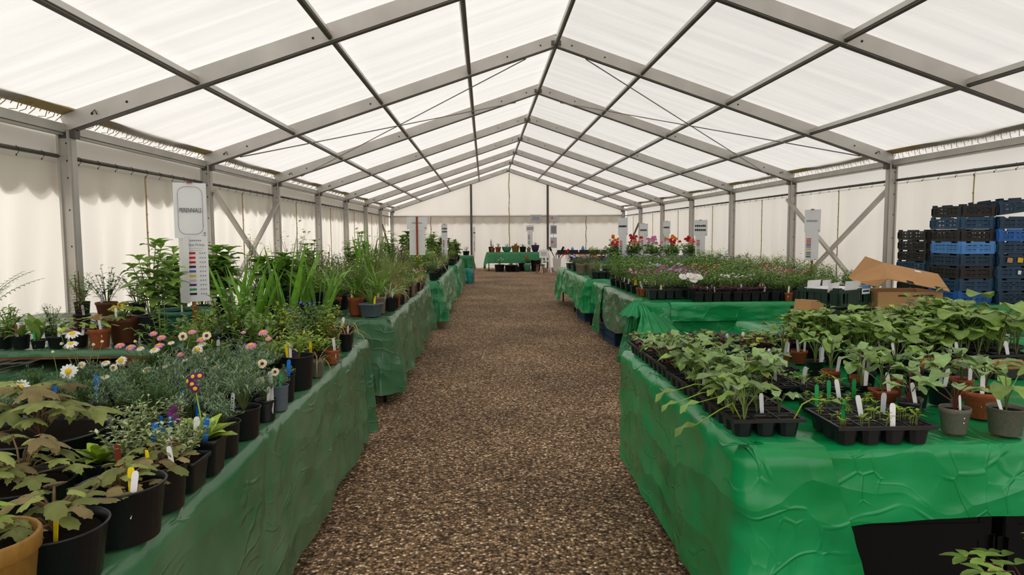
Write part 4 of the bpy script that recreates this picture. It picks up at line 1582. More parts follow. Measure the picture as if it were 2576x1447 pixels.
for fx, fy, fz, ft, fr in FLW:
    px, py, root = min(DA, key=lambda d: (d[0] - fx) ** 2 + (d[1] - fy) ** 2)
    c = Vector((fx - px, fy - py, fz - ZP))
    b = Vector((c.x * .3, c.y * .3, .09))
    st = MB()
    st.tube([b, (b + c) / 2 + Vector((U(-.01, .01), 0, .01)), c], .0017, .0013, k=4)
    so_ = part('flower_stalk', st.mesh('flower_stalk', 'stem'), root)
    nr = {'W': (.15, -1, .45), 'Y': (.0, -1, .8), 'C': (.1, -1, .35)}.get(ft, (.0, -.45, 1))
    f, e = MB(), MB()
    if ft == 'b':
        e.dome(c, (0, -.5, 1), fr, 1.2, 7)
        part('flower_bud', e.mesh('flower_bud', 'fl_cream'), root)
        continue
    f.flower(c, nr, fr, 14 if ft != 'C' else 10, .85 if ft != 'C' else 1.2, .08 if ft in 'WC' else .25)
    e.dome(c + Vector(nr).normalized() * .002, nr, fr * (.38 if ft != 'Y' else .5), .45, 9)
    p = part('flower', f.mesh('flower', {'P': 'fl_pink', 'C': 'fl_cream'}.get(ft, 'fl_white')), root)
    part('flower_eye', e.mesh('flower_eye', 'fl_purple' if ft == 'C' else 'fl_yellow'), p)


# rest of the near left table (behind the daisies)
def fill(name, tbl, spots, kinds, rowname, zp, hgt=.10, rr=.055, sc=(.8, 1.05), tagp=.4, group=None, first=0, pots=None):
    for j, (x, y) in enumerate(spots):
        kd, nmk, desc = kinds[(j * 7 + first) % len(kinds)] if not isinstance(kinds, dict) else kinds[j]
        pk, pn = (pots or [(BP, 'black pot'), (SQ, 'square black pot'), (BP, 'black pot'), (('round', 'pot_terracotta'), 'terracotta pot'), (BP, 'black pot')])[(j * 3 + first) % len(pots or [1] * 5)]
        tg = []
        if R() < tagp:
            tg = [random.choice(['tag_white', 'tag_white', 'tag_yellow', 'tag_grey', 'tag_red'])]
        potted('potted_' + nmk, kd, x + U(-.015, .015), y + U(-.015, .015), zp, rr * U(.85, 1.1), hgt * U(.85, 1.15),
               '%s in %s, %s along %s, %s' % (desc, pn, ORD[j], rowname, tbl), pk, U(*sc), tg, group=group)


LK = [('bushy_lime', 'phlox', 'lime lance-leaved plant'), ('bushy', 'shrub', 'bushy green plant'), ('blue_flowered', 'forget_me_not', 'blue-flowered plant'), ('rosette_dark', 'knautia', 'green rosette plant'), ('silver', 'artemisia', 'silvery plant'),
      ('bushy_small', 'thyme', 'small-leaved plant'), ('bushy_yellow', 'coreopsis', 'yellow-green plant'), ('lobed_green', 'cranesbill', 'lobed-leaved plant'), ('paddle', 'bergenia', 'broad paddle-leaved plant')]
T1 = 'near left table'
fill('a', T1, [(-1.96, 3.14 + .19 * i) for i in range(7)], LK, 'second row beyond daisies', ZP, .09, .05, (.7, .9), first=0)
fill('a', T1, [(-2.13, 3.2 + .21 * i) for i in range(6)], LK, 'third row beyond daisies', ZP, .10, .055, (.85, 1.05), first=3)
fill('a', T1, [(-2.32, 3.2 + .24 * i) for i in range(4)], LK, 'fourth row beyond daisies', ZP, .11, .06, (.9, 1.15), first=5)
fill('a', T1, [(-2.5, 3.26 + .26 * i) for i in range(3)], LK, 'fifth row beyond daisies', ZP, .11, .06, (.95, 1.2), first=1)
for i, (x, y, s) in enumerate(((-2.52, 4.28, .95), (-2.24, 4.36, 1.0), (-2.05, 4.40, .88), (-2.36, 4.13, .85))):
    potted('potted_iris', 'iris_tall', x, y, ZP, .075, .12, 'tall sword-leaved iris clump in black pot, %s' % ['leftmost of four on the near table', 'third from left of four, tallest', 'rightmost of the four by the aisle', 'second from left of the four'][i], BP, s, ['tag_white', 'tag_yellow'], group='iris clumps', rz=[.2, -.1, .3, 0][i], fill=.9)

# plank shelf at the back left
T = [
    ('potted_campion', 'pale_small', -3.49, 3.60, .052, .066, BP, 1.1, [], 'black pot with low green leaves at the left picture edge, on the plank shelf'),
    ('potted_campion', 'rosette_dark', -3.385, 3.585, .042, .068, BP, .8, ['tag_white', 'tag_red'], 'black pot with white and red labels on the front of the plank shelf'),
    ('potted_bergenia', 'paddle', -3.295, 3.58, .034, .048, SQ, 1.1, ['tag_green'], 'little square black pot with one big upright paddle leaf'),
    ('potted_oregano', 'pale_small', -3.21, 3.60, .038, .062, SQ, .95, ['tag_white'], 'square black pot of small rounded leaves, right of the paddle-leaved one'),
    ('potted_heuchera', 'heuchera', -3.105, 3.61, .045, .066, BP, 1.1, ['tag_white'], 'black pot of orange-tinged scalloped leaves on the plank shelf'),
    ('potted_heuchera', 'heuchera', -2.985, 3.585, .054, .102, ('round', 'pot_terracotta'), 1.0, ['tag_grey', 'tag_white'], 'bright terracotta pot with grey and white labels at the front of the plank shelf'),
    ('potted_euphorbia', 'lobed_green', -2.945, 3.755, .082, .138, ('round', 'pot_brown'), 1.0, ['tag_white'], 'big brown plastic pot behind the bright terracotta one'),
    ('potted_hydrangea', 'upright_big', -2.785, 3.72, .065, .152, BP, .86, [], 'tall leafy hydrangea-like plant in a tall black pot, left of the sign'),
    ('potted_hosta', 'broad', -2.785, 4.12, .165, .140, ('tub', 'pot_teal'), .75, ['tag_white'], 'wide teal plastic tub full of broad leaves, behind the sign stake'),
    ('potted_pelargonium', 'bushy', -3.95, 5.10, .055, .10, BP, .8, [], 'black pot at the back of the plank shelf beside the tent post'),
    ('potted_pelargonium', 'bushy_dark', -3.745, 5.05, .074, .10, ('round', 'pot_brown'), .95, ['tag_grey'], 'brown pot of grey-green leaves at the back of the plank shelf'),
    ('potted_pansy', 'bushy_dark', -3.56, 5.12, .062, .085, BP, .9, [], 'black pot with dark leaves right of the back brown pot'),
    ('potted_lily', 'lily', -3.46, 4.25, .05, .10, BP, .95, ['tag_grey'], 'single tall lily stem with whorled leaves before the tent post'),
    ('potted_fern', 'fern', -3.93, 4.05, .08, .12, BP, .95, [], 'large arching fern at the left picture edge'),
    ('potted_tellima', 'pale_small', -3.62, 3.85, .045, .08, BP, 1.2, [], 'low green plant just in front of the fern'),
    ('potted_penstemon', 'bushy_dark', -3.40, 3.87, .045, .08, BP, .5, [], 'dark spiky plant behind the paddle-leaved pot'),
    ('potted_viola', 'bushy_yellow', -3.20, 4.2, .045, .08, BP, .5, [], 'plant with bright yellow pansies behind the terracotta pots'),
    ('potted_sambucus', 'bushy', -3.12, 4.55, .07, .12, BP, 1.1, [], 'rounded green shrub behind the big brown pot'),
    ('potted_salvia', 'upright_dark', -2.85, 4.55, .07, .12, BP, 1.0, [], 'dark upright leafy plant behind the teal tub'),
    ('potted_salvia', 'broad', -2.85, 4.92, .08, .14, BP, 1.0, [], 'tall broad-leaved plant behind and left of the sign'),
    ('potted_anemone', 'upright_big', -3.2, 4.95, .08, .13, BP, .8, [], 'tall stemmed plant at the back corner of the plank shelf'),
]
for nm, kd, x, y, r, h, pk, sc, tg, lb in T:
    o = potted(nm, kd, x, y, ZS + .003, r, h, lb, pk, sc, tg)
    if nm == 'potted_viola':
        for c in ((-.02, -.03, .145), (.02, -.035, .16)):
            f, e = MB(), MB()
            f.flower(c, (0, -1, .2), .02, 5, 1.2, .05)
            e.dome((c[0], c[1] - .003, c[2]), (0, -1, .2), .005, .4, 6)
            p = part('pansy_flower', f.mesh('pansy_flower', 'fl_yellow'), o, rot=(0, 0, -o.rotation_euler.z))
            part('flower_eye', e.mesh('flower_eye', 'ink'), p)

# ------------------------------------------------------------------ second to fourth left tables
GP = [(BP, 'black pot'), (SQ, 'square black pot'), (BP, 'black pot'), (('round', 'pot_terracotta'), 'terracotta pot')]
T2 = 'second left table'
L2P = [('potted_agapanthus', 'straps', -2.075, 5.80, .070, .155, ('round', 'pot_terracotta'), .85, ['tag_yellow', 'tag_white'], 'arching strap-leaved plant in a big terracotta pot, front of the second left table'),
       ('potted_agapanthus', 'straps_fine', -1.93, 5.70, .080, .112, ('square', 'pot_blue'), .75, ['tag_yellow'], 'square blue-grey pot of strappy leaves at the front of the second left table'),
       ('potted_agapanthus', 'straps', -1.905, 5.93, .062, .145, ('square', 'pot_taupe'), .8, ['tag_white', 'tag_yellow'], 'tall square taupe pot just behind the blue-grey one'),
       ('potted_liriope', 'straps_cream', -1.83, 6.10, .052, .130, SQ, .85, ['tag_white'], 'square black pot of cream-striped straps behind the taupe pot'),
       ('potted_agapanthus', 'straps', -2.27, 5.75, .07, .13, BP, 1.0, [], 'arching strap-leaved plant in black pot left of the big terracotta pot'),
       ('potted_kniphofia', 'straps', -2.47, 5.70, .07, .13, BP, 1.05, ['tag_yellow'], 'strap-leaved plant in black pot, fourth from the aisle, front row of second table'),
       ('potted_hosta', 'broad', -2.72, 5.75, .08, .14, BP, 1.2, [], 'broad-leaved plant in black pot, fifth from the aisle, front row of second table'),
       ('potted_macleaya', 'seedheads', -2.95, 5.75, .08, .14, BP, 1.25, [], 'tall plant with buff seed heads near the crossed wall braces'),
       ('potted_macleaya', 'broad', -3.2, 5.8, .08, .14, BP, 1.05, [], 'broad-leaved plant nearest the wall, front row of second left table'),
       ('potted_reed', 'iris', -1.98, 6.18, .05, .10, BP, 1.15, [], 'tall reed-like blades beside the cream-striped plant')]
for nm, kd, x, y, r, h, pk, sc, tg, lb in L2P:
    potted(nm, kd, x, y, ZP, r, h, lb, pk, sc, tg)
# slim leaning stalk (a lily bud stem) in front of the terracotta pot
KA = [('airy', 'gaura', 'airy cream-flowered plant'), ('straps_fine', 'carex', 'fine strappy plant'), ('bushy_small', 'hebe', 'small-leaved green plant'), ('airy_yellow', 'potentilla', 'yellow-flowered plant'), ('grass', 'grass', 'fine olive grass'),
      ('airy_pink', 'dianthus', 'pink-flowered plant'), ('bushy', 'astrantia', 'bushy green plant'), ('straps_cream', 'liriope', 'cream-striped strappy plant'), ('grass_straw', 'grass', 'straw-coloured grass'), ('bushy_yellow', 'lysimachia', 'yellow-green plant')]
fill('b', T2, [(-1.80, 6.30 + .19 * i) for i in range(16)], KA, 'aisle row', ZP, .11, .036, (.55, .8), .5, first=1, pots=[(('round', 'pot_terracotta'), 'terracotta pot'), (SQ, 'square black pot'), (('square', 'pot_taupe'), 'taupe pot'), (SQ, 'square black pot')])
KB = [('grass', 'grass', 'tall olive grass'), ('airy', 'gaura', 'airy cream-flowered plant'), ('grass_straw', 'grass', 'straw-coloured grass'), ('airy_yellow', 'helianthemum', 'yellow-flowered plant'), ('bushy_small', 'hebe', 'dense small-leaved plant'), ('bushy_lime', 'euphorbia', 'lime lance-leaved plant'), ('airy_pink', 'dianthus', 'pink-flowered plant')]
fill('b', T2, [(-2.05, 6.40 + .27 * i) for i in range(11)], KB, 'second row', ZP, .12, .07, (.95, 1.2), .3, first=0, pots=GP)
fill('b', T2, [(-2.33, 6.05 + .30 * i) for i in range(11)], KB, 'third row', ZP, .12, .075, (1.05, 1.3), .2, first=3, pots=GP)
KC = [('bushy_small', 'shrub', 'dense shrubby plant'), ('grass', 'grass', 'tall olive grass'), ('bushy_dark', 'shrub', 'dark-leaved shrub'), ('upright', 'phlox', 'upright leafy plant'), ('airy', 'gaura', 'airy plant'), ('purple_spike', 'penstemon', 'dark purple upright plant')]
fill('b', T2, [(-2.64, 6.05 + .33 * i) for i in range(10)], KC, 'fourth row', ZP, .13, .08, (1.1, 1.35), .1, first=2, pots=GP)
fill('b', T2, [(-2.97, 6.1 + .36 * i) for i in range(9)], KC, 'fifth row', ZP, .13, .08, (1.15, 1.45), .1, first=4, pots=GP)
# tall airy stems standing out above the rest
for i, (x, y, kd, s) in enumerate(((-2.25, 6.9, 'seedheads', 1.5), (-2.5, 7.9, 'iris', 1.4), (-2.75, 8.4, 'purple_spike', 1.7), (-3.15, 7.2, 'seedheads', 1.5))):
    potted('potted_' + ['molinia', 'sisyrinchium', 'verbena', 'crambe'][i], kd, x + .13, y + .13, ZP, .055, .12,
           ['very tall thin-stemmed plant standing above the second left table grasses', 'stiff upright blades rising in the middle of the second left table', 'tall dark purple stem at the far end of the second left table', 'tall pale-headed plant by the wall of the second left table'][i], BP, s)
T3 = 'third left table'
fill('c', T3, [(-1.74, 10.1 + .27 * i) for i in range(13)], KA, 'aisle row', ZP, .13, .055, (.7, .95), .4, first=6, pots=[(SQ, 'square black pot'), (('round', 'pot_terracotta'), 'terracotta pot'), (SQ, 'square black pot')])
fill('c', T3, [(-2.06, 10.15 + .36 * i) for i in range(11)], LK, 'second row', ZP, .13, .08, (1.1, 1.35), .2, first=2, pots=GP)
fill('c', T3, [(-2.45, 10.15 + .42 * i) for i in range(9)], KC, 'third row', ZP, .14, .09, (1.2, 1.5), .1, first=1, pots=GP)
fill('c', T3, [(-2.9, 10.2 + .5 * i) for i in range(8)], KC, 'fourth row', ZP, .14, .09, (1.3, 1.6), 0, first=3, pots=GP)
T4 = 'fourth left table'
KD = [('bushy', 'shrub', 'bushy green plant'), ('bushy_lime', 'phlox', 'lime-green plant'), ('bushy_small', 'shrub', 'dense green shrub'), ('upright', 'climber', 'upright leafy plant'), ('purple_spike', 'heuchera', 'dark purple plant'), ('broad', 'hydrangea', 'broad-leaved plant')]
fill('d', T4, [(-1.72, 15.05 + .38 * i) for i in range(10)], KD, 'aisle row', ZP, .13, .075, (.9, 1.15), .1, first=0, pots=GP)
fill('d', T4, [(-2.15, 15.1 + .5 * i) for i in range(8)], KD, 'second row', ZP, .15, .10, (1.2, 1.5), 0, first=2, pots=GP)
fill('d', T4, [(-2.65, 15.2 + .7 * i) for i in range(6)], KD, 'third row', ZP, .16, .11, (1.5, 1.8), 0, first=4, pots=GP)
potted('potted_shrub', 'bushy_dark', -1.5, 19.5, .785, .10, .12, 'dark plant in black pot on the small end table of the left row', BP, .6)
potted('potted_climber', 'broad', -1.9, 18.85, ZP, .13, .24, 'leafy shrub in a large terracotta pot at the far end of the left row', ('round', 'pot_terracotta'), 1.0)

# ------------------------------------------------------------------ near right table
ZV = ZT + .006


def tray_mesh(nx, ny, c, d, m):
    mb = MB()
    W, Dp = nx * c, ny * c
    for i in range(nx):
        for j in range(ny):
            x, y = -W / 2 + c * (i + .5), -Dp / 2 + c * (j + .5)
            prof = ((.30, .0), (.33, .004), (.43, .85), (.47, .96))
            vs = []
            for q, z in prof:
                ch = q * .55
                vs += [Vector((x + a * c, y + b * c, z * d)) for a, b in ((q, ch), (ch, q), (-ch, q), (-q, ch), (-q, -ch), (-ch, -q), (ch, -q), (q, -ch))]
            fs = [tuple(range(8))[::-1]]
            for k in range(3):
                for e in range(8):
                    fs.append((k * 8 + e, k * 8 + (e + 1) % 8, k * 8 + 8 + (e + 1) % 8, k * 8 + 8 + e))
            mb.add(vs, fs)
    for i in range(nx + 1):
        e = .010 if i in (0, nx) else .006
        mb.box((-W / 2 + c * i, 0, d * .97), (e, Dp + .012, .004))
    for j in range(ny + 1):
        e = .010 if j in (0, ny) else .006
        mb.box((0, -Dp / 2 + c * j, d * .97), (W + .012, e, .0036))
    for s in (-1, 1):
        mb.box((s * (W / 2 + .005), 0, d * .93), (.003, Dp + .012, .012))
        mb.box((0, s * (Dp / 2 + .005), d * .93), (W + .012, .003, .012))
    return mb.mesh('tray', m, False)


def seed_tray(label, x, y, rz, nx, ny, c, d, kinds, scale=1.0, tags=(), tm='pot_black', z=ZV, miss=0, jit=.01, sname='seedling'):
    t = empty('seed_tray', (x, y, z), rz)
    tag(t, label, 'seed tray', 'trays of vegetable seedlings')
    key = ('tray', nx, ny, c, d, tm)
    if key not in MESHES:
        MESHES[key] = tray_mesh(nx, ny, c, d, tm)
    part('tray', MESHES[key], t)
    so2 = MB()
    for i in range(nx):
        for j in range(ny):
            cx, cy = -nx * c / 2 + c * (i + .5), -ny * c / 2 + c * (j + .5)
            so2.box((cx, cy, d * .80), (c * .80, c * .80, .006), tint=R())
    part('soil', so2.mesh('soil', 'soil', False), t)
    n = 0
    for i in range(nx):
        for j in range(ny):
            if R() < miss:
                continue
            n += 1
            kd = kinds[n % len(kinds)]
            pl = plant((kd, n % 3))
            cx, cy = -nx * c / 2 + c * (i + .5) + U(-jit, jit), -ny * c / 2 + c * (j + .5) + U(-jit, jit)
            s = scale * U(.68, 1.22)
            a = U(0, 6.28)
            p = part(sname, pl[0][1], t, (cx, cy, d * .82), (0, 0, a), (s, s, s))
            for nm, me in pl[1:]:
                part(nm, me, p)
    for tx, ty, tm2 in tags:
        add_tag(t, tx, ty, d * .85, tm2, 1.15)
    return t


seed_tray('black twelve-cell tray of sparse tiny seedlings at the front edge of the near right table', .305, 2.175, -.02, 4, 3, .077, .062, ['seedling'], 1.0,
          [(-.10, -.03, 'tag_green'), (-.005, .03, 'tag_white'), (.035, -.085, 'tag_white'), (.085, .06, 'tag_grey')], miss=.15)
seed_tray('black tray of leggy blue-green cabbage plants at the front left table corner', -.035, 2.36, .0, 3, 5, .078, .062, ['brassica', 'brassica_tall'], .95, [(.02, -.09, 'tag_white'), (-.07, .0, 'tag_grey'), (.0, .1, 'tag_white')], miss=.2)
st_ = [o for o in bpy.data.objects if o.name.startswith('seed_tray') and o.parent is None][-1]
for y, dx, dz, L_ in ((-.16, -.24, -.03, .085), (-.10, -.21, .03, .08), (.02, -.25, .0, .07), (.12, -.23, .02, .09), (-.19, .20, .05, .08)):
    f, s = MB(), MB()
    x0_ = -.08 if dx < 0 else .08
    s.tube([(x0_, y, .05), (x0_ * 1.4, y, .11), ((x0_ + dx) / 2, y - .01, .105 + dz * .5), (dx, y - .02, .075 + dz)], .003, .002, k=4)
    f.leaf((dx, y - .02, .075 + dz), PI if dx < 0 else -.2, -.2, L_, L_ * .62, 4, 'oval', .9, .3, U(.2, .9), .25)
    p = part('trailing_leaf', f.mesh('trailing_leaf', 'lf_mid'), st_)
    part('leaf_stalk', s.mesh('leaf_stalk', 'lf_lime'), p)
seed_tray('second tray of cabbage plants back along the left edge of the right table', -.035, 2.79, .02, 3, 5, .078, .062, ['brassica_tall', 'brassica'], .95, [(-.05, -.1, 'tag_white')], miss=.12)
seed_tray('third tray along the left edge, mixed cabbages and red-tinged leaves', -.03, 3.22, .02, 3, 5, .078, .062, ['brassica', 'lettuce', 'brassica_red'], .9, [(.06, .1, 'tag_grey')])
seed_tray('black tray of small red lettuces at the far left corner of the seedling table', -.03, 3.64, .0, 3, 5, .078, .06, ['lettuce', 'lettuce_green', 'lettuce'], 1.0, [(.03, .0, 'tag_white')])
seed_tray('tray of purple-red lettuces along the back edge, second from the left', .25, 3.70, .05, 4, 4, .07, .06, ['lettuce', 'lettuce', 'lettuce_green'], 1.0, [(-.1, .0, 'tag_white'), (.1, -.06, 'tag_white')])
seed_tray('tray of mixed green and purple lettuces along the back edge, third from the left', .56, 3.68, -.03, 4, 4, .07, .06, ['lettuce_green', 'lettuce', 'heuchera'], .9, [(-.1, .02, 'tag_white')])
seed_tray('black tray of cabbages standing behind the two front trays', .205, 2.80, .03, 3, 4, .072, .060, ['brassica_red', 'seedling_one'], .8, [(.05, -.02, 'tag_grey'), (-.02, .08, 'tag_white')])
seed_tray('black tray of small leafy seedlings left of the terracotta pots', .33, 3.12, .05, 3, 4, .072, .060, ['lettuce', 'brassica', 'lettuce_green'], .75, [(.06, .02, 'tag_white'), (.0, .08, 'tag_white'), (.07, -.08, 'tag_grey')])
seed_tray('dark green tray of fine seedlings directly behind the sparse front tray', .36, 2.45, -.03, 4, 3, .065, .05, ['seedling'], .9, [(-.11, -.04, 'tag_green'), (-.03, .03, 'tag_green'), (.02, .05, 'tag_white'), (.08, .06, 'tag_green')], tm='crate_green')
seed_tray('black tray of very small green seedlings behind the dark green tray', .40, 2.73, -.05, 3, 3, .065, .055, ['seedling_one', 'seedling'], 1.0, [(-.05, .0, 'tag_grey')])
RT = [
    ('potted_cabbage', 'brassica_red', .615, 2.19, .048, .088, ('round', 'pot_grey'), 1.0, ['tag_white'], 'grey pot of red-stemmed cabbage nearest the front, with two white dots'),
    ('potted_squash', 'brassica', .845, 2.37, .062, .098, ('round', 'pot_terracotta'), 1.15, ['tag_white'], 'large terracotta pot behind and right of the grey pot'),
    ('potted_squash', 'brassica_tall', .775, 2.165, .058, .092, ('plain', 'pot_grey'), .9, ['tag_white'], 'olive-grey pot at the right picture edge, front row'),
    ('potted_kale', 'brassica_red', .525, 2.30, .036, .084, SQ, .9, ['tag_white'], 'square black pot with a leaning white label, left of the grey pot'),
    ('potted_kale', 'brassica', .60, 2.395, .036, .070, ('round', 'pot_grey'), .8, [], 'slim grey-green pot behind the leaning white label'),
    ('potted_broccoli', 'brassica_tall', .535, 2.475, .040, .084, ('square', 'pot_terracotta'), .95, ['tag_white'], 'reddish square pot with a white label, second row right'),
    ('potted_broccoli', 'brassica_tall', .515, 2.585, .036, .080, BP, .9, ['tag_white'], 'black pot with a tall white label, behind the reddish square pot'),
    ('potted_broccoli', 'brassica_tall', .535, 2.86, .040, .080, ('round', 'pot_terracotta'), 1.0, ['tag_white'], 'terracotta pot with a white label before the back black trays'),
    ('potted_kale', 'brassica', .585, 2.73, .036, .080, ('round', 'pot_terracotta'), .9, ['tag_white'], 'orange terracotta pot just right of the white-labelled terracotta one'),
    ('potted_cauliflower', 'brassica_tall', .60, 3.13, .046, .070, BP, 1.05, ['tag_white', 'tag_grey'], 'black pot standing alone on green cloth with big upright leaves'),
    ('potted_cauliflower', 'brassica', .72, 3.0, .034, .060, BP, 1.0, ['tag_red', 'tag_grey'], 'small black pot with a red label right of the lone upright-leaved pot'),
    ('potted_sprouts', 'brassica_tall', .545, 3.36, .040, .066, ('round', 'pot_terracotta'), 1.0, ['tag_grey', 'tag_white'], 'terracotta pot with grey labels behind the lone black pot'),
    ('potted_sprouts', 'brassica_tall', .66, 3.42, .042, .068, ('round', 'pot_terracotta'), 1.1, ['tag_white', 'tag_white'], 'terracotta pot with large pale leaves below the tilted cardboard box'),
    ('potted_kale', 'brassica_red', .70, 2.52, .040, .075, BP, .9, ['tag_white'], 'black pot of kale in the middle of the right pot cluster'),
    ('potted_kale', 'brassica_red', .82, 2.56, .045, .080, BP, .9, ['tag_white', 'tag_grey'], 'black pot of kale with a grey label behind the large terracotta pot'),
    ('potted_squash', 'brassica', .70, 2.68, .042, .078, ('round', 'pot_terracotta'), .85, [], 'terracotta pot hidden among kale leaves, third row right'),
    ('potted_kale', 'brassica', .83, 2.73, .045, .078, BP, .95, ['tag_white'], 'black pot of blue-green leaves, third row right beside the hidden terracotta'),
    ('potted_squash', 'brassica_red', .955, 2.50, .042, .078, ('round', 'pot_terracotta'), .9, ['tag_white'], 'terracotta pot toward the right edge behind the olive-grey pot'),
    ('potted_squash', 'brassica', .985, 2.67, .045, .078, ('round', 'pot_terracotta'), .9, ['tag_white'], 'terracotta pot toward the right edge, below the coir slabs'),
    ('potted_aubergine', 'brassica_tall', .955, 2.83, .042, .078, BP, .8, [], 'black pot in front of the coir slabs'),
    ('potted_aubergine', 'brassica_tall', .85, 2.90, .042, .078, BP, .9, [], 'black pot with large leaves left of the coir slabs'),
    ('potted_aubergine', 'brassica_red', .69, 2.85, .038, .070, SQ, .9, ['tag_grey'], 'square black pot with a grey label behind the terracotta pair'),
]
for nm, kd, x, y, r, h, pk, sc, tg, lb in RT:
    o = potted(nm, kd, x, y, ZV, r, h, lb, pk, sc, tg)
    if 'two white dots' in lb:
        mb = MB()
        for dz in (.044, .060):
            mb.dome((0, -.0455 - (dz - .044) * .1, dz), (0, -1, 0), .0024, .4, 7)
        part('white_dot', mb.mesh('white_dot', 'tag_white'), o, rot=(0, 0, -o.rotation_euler.z))
# coir slabs
for i, (x, y, a, tl) in enumerate(((1.12, 3.06, .35, .5), (1.28, 3.04, .0, .1), (1.46, 3.02, -.08, .15))):
    mb = MB()
    mb.lathe([(0, -.02), (.045, -.02), (.05, -.012), (.05, .012), (.045, .02), (0, .02)], 16)
    o = part('coir_block', mb.mesh('coir_block', 'coir'), None, (x, y, ZV + .062), (tl * .4, 0, a), (1.45, .55, 1.0))
    tag(o, 'tan coir block on the right table, %s of three' % ['leftmost and tilted', 'middle', 'rightmost'][i], 'coir block', 'coir blocks')
    mb = MB()
    mb.box((0, 0, .02), (.15, .06, .04))
    b = part('coir_tray', mb.mesh('coir_tray', 'crate_black', False), None, (x, y, ZV), (0, 0, a))
    tag(b, 'low black tray under the %s tan coir block' % ['tilted', 'middle', 'right'][i], 'tray')
# courgette and squash plants in black trays along the back
k = 0
for r_, (yy, xs, kinds, sc) in enumerate(((3.22, (.98, 1.26, 1.54), ['courgette', 'courgette'], .85), (3.45, (.86, 1.14, 1.42, 1.70), ['courgette', 'tendril'], .82), (3.68, (.84, 1.12, 1.40, 1.68), ['courgette', 'tendril'], .86))):
    for i, x in enumerate(xs):
        seed_tray('black tray of broad-leaved courgette plants, %s row from the back, %s from the left' % (['third', 'second', 'rearmost'][r_], ORD[i]), x, yy, U(-.03, .03), 3, 2, .088, .085, kinds, sc + (.16 if i > 1 else 0), [(U(-.1, .1), -.07, 'tag_white')] + ([(U(-.1, .1), -.07, 'tag_grey')] if i % 2 else []), jit=.015, sname='courgette_plant')

# ------------------------------------------------------------------ bedding plant trays
def pack_mesh(nx, ny, c, d):
    key = ('pack', nx, ny, c, d)
    if key not in MESHES:
        mb = MB()
        for i in range(nx):
            for j in range(ny):
                x, y = -nx * c / 2 + c * (i + .5), -ny * c / 2 + c * (j + .5)
                vs = []
                for q, z in ((.36, 0), (.45, .86), (.49, .88), (.49, 1.0), (.44, 1.0), (.42, .8)):
                    vs += [Vector((x + a * q * c, y + b * q * c, z * d)) for a, b in ((1, 1), (-1, 1), (-1, -1), (1, -1))]
                fs = [(3, 2, 1, 0), (20, 21, 22, 23)]
                for k in range(5):
                    for e in range(4):
                        fs.append((k * 4 + e, k * 4 + (e + 1) % 4, k * 4 + 4 + (e + 1) % 4, k * 4 + 4 + e))
                mb.add(vs, fs)
        MESHES[key] = mb.mesh('pots', 'pot_black', False)
    return MESHES[key]


def pack(label, x, y, z, nx, ny, c, d, kinds, scale, tags=0, group='trays of bedding plants', rz=0, slim=True):
    t = empty('bedding_tray', (x, y, z), rz)
    tag(t, label, 'plant tray', group)
    part('pots', pack_mesh(nx, ny, c, d), t)
    n = 0
    for i in range(nx):
        for j in range(ny):
            n += 1
            kd = kinds[(n * 5 + i) % len(kinds)]
            pl = plant((kd, n % 3))
            s = scale * U(.85, 1.15)
            p = part('bedding_plant', pl[0][1], t, (-nx * c / 2 + c * (i + .5), -ny * c / 2 + c * (j + .5), d * .85), (0, 0, U(0, 6.28)), (s, s, s))
            for nm, me in pl[1:]:
                if nm == 'blossoms' or not slim:
                    part(nm, me, p)
    for i in range(tags):
        add_tag(t, U(-nx * c / 2.4, nx * c / 2.4), -ny * c / 2 + .02 + U(0, .02), d * .9, random.choice(['tag_white', 'tag_white', 'tag_yellow', 'tag_grey']), .9)
    return t


TB = 'second right table'
ROWS = ['front', 'second', 'third', 'fourth', 'fifth', 'sixth', 'seventh', 'eighth', 'ninth']
DESC = {'bed_green': 'leafy green', 'bed_fine': 'fine-leaved', 'bed_pink': 'pink-flowered', 'bed_magenta': 'magenta-flowered', 'bed_coral': 'coral-flowered', 'bed_lilac': 'lilac-flowered', 'bed_yellow': 'yellow-flowered', 'bed_white': 'white-flowered', 'bed_violet': 'violet pansy', 'bed_orange': 'orange marigold', 'bed_purple': 'bronze-leaved', 'bed_airy': 'airy tall'}
LAY = [
    ['bed_green', 'bed_purple', 'bed_purple', 'bed_green', 'bed_fine', 'bed_green'],
    ['bed_fine', 'bed_green', 'bed_white', 'bed_airy', 'bed_green', 'bed_fine'],
    ['bed_fine', 'bed_pink', 'bed_green', 'bed_airy', 'bed_coral', 'bed_airy'],
    ['bed_pink', 'bed_lilac', 'bed_fine', 'bed_green', 'bed_pink', 'bed_airy'],
    ['bed_fine', 'bed_magenta', 'bed_coral', 'bed_airy', 'bed_coral', 'bed_airy'],
    ['bed_green', 'bed_lilac', 'bed_green', 'bed_fine', 'bed_airy', 'bed_airy'],
    ['bed_green', 'bed_green', 'bed_fine', 'bed_green', 'bed_airy', 'bed_airy'],
    ['bed_fine', 'bed_green', 'bed_green', 'bed_airy', 'bed_airy', 'bed_airy'],
]
for j, row in enumerate(LAY):
    for i, kd in enumerate(row):
        x = .905 + .385 * i - (.0 if j else 0)
        y = 6.68 + .27 * j + (0 if j < 1 else .06 * j)
        if j == 0 and i == 0:
            continue
        second = random.choice([k for k in DESC if k not in ('bed_violet', 'bed_orange', 'bed_purple')])
        pack('tray of %s bedding plants, %s row, %s from aisle, %s' % (DESC[kd], ROWS[j], ORD[i], TB), x, y, ZV, 4, 2, .09, .095, [kd, kd, kd, 'bed_green' if kd == 'bed_fine' else kd], (.62 if kd == 'bed_purple' else .85) + .05 * min(j, 6), 2 if j < 2 else 1)
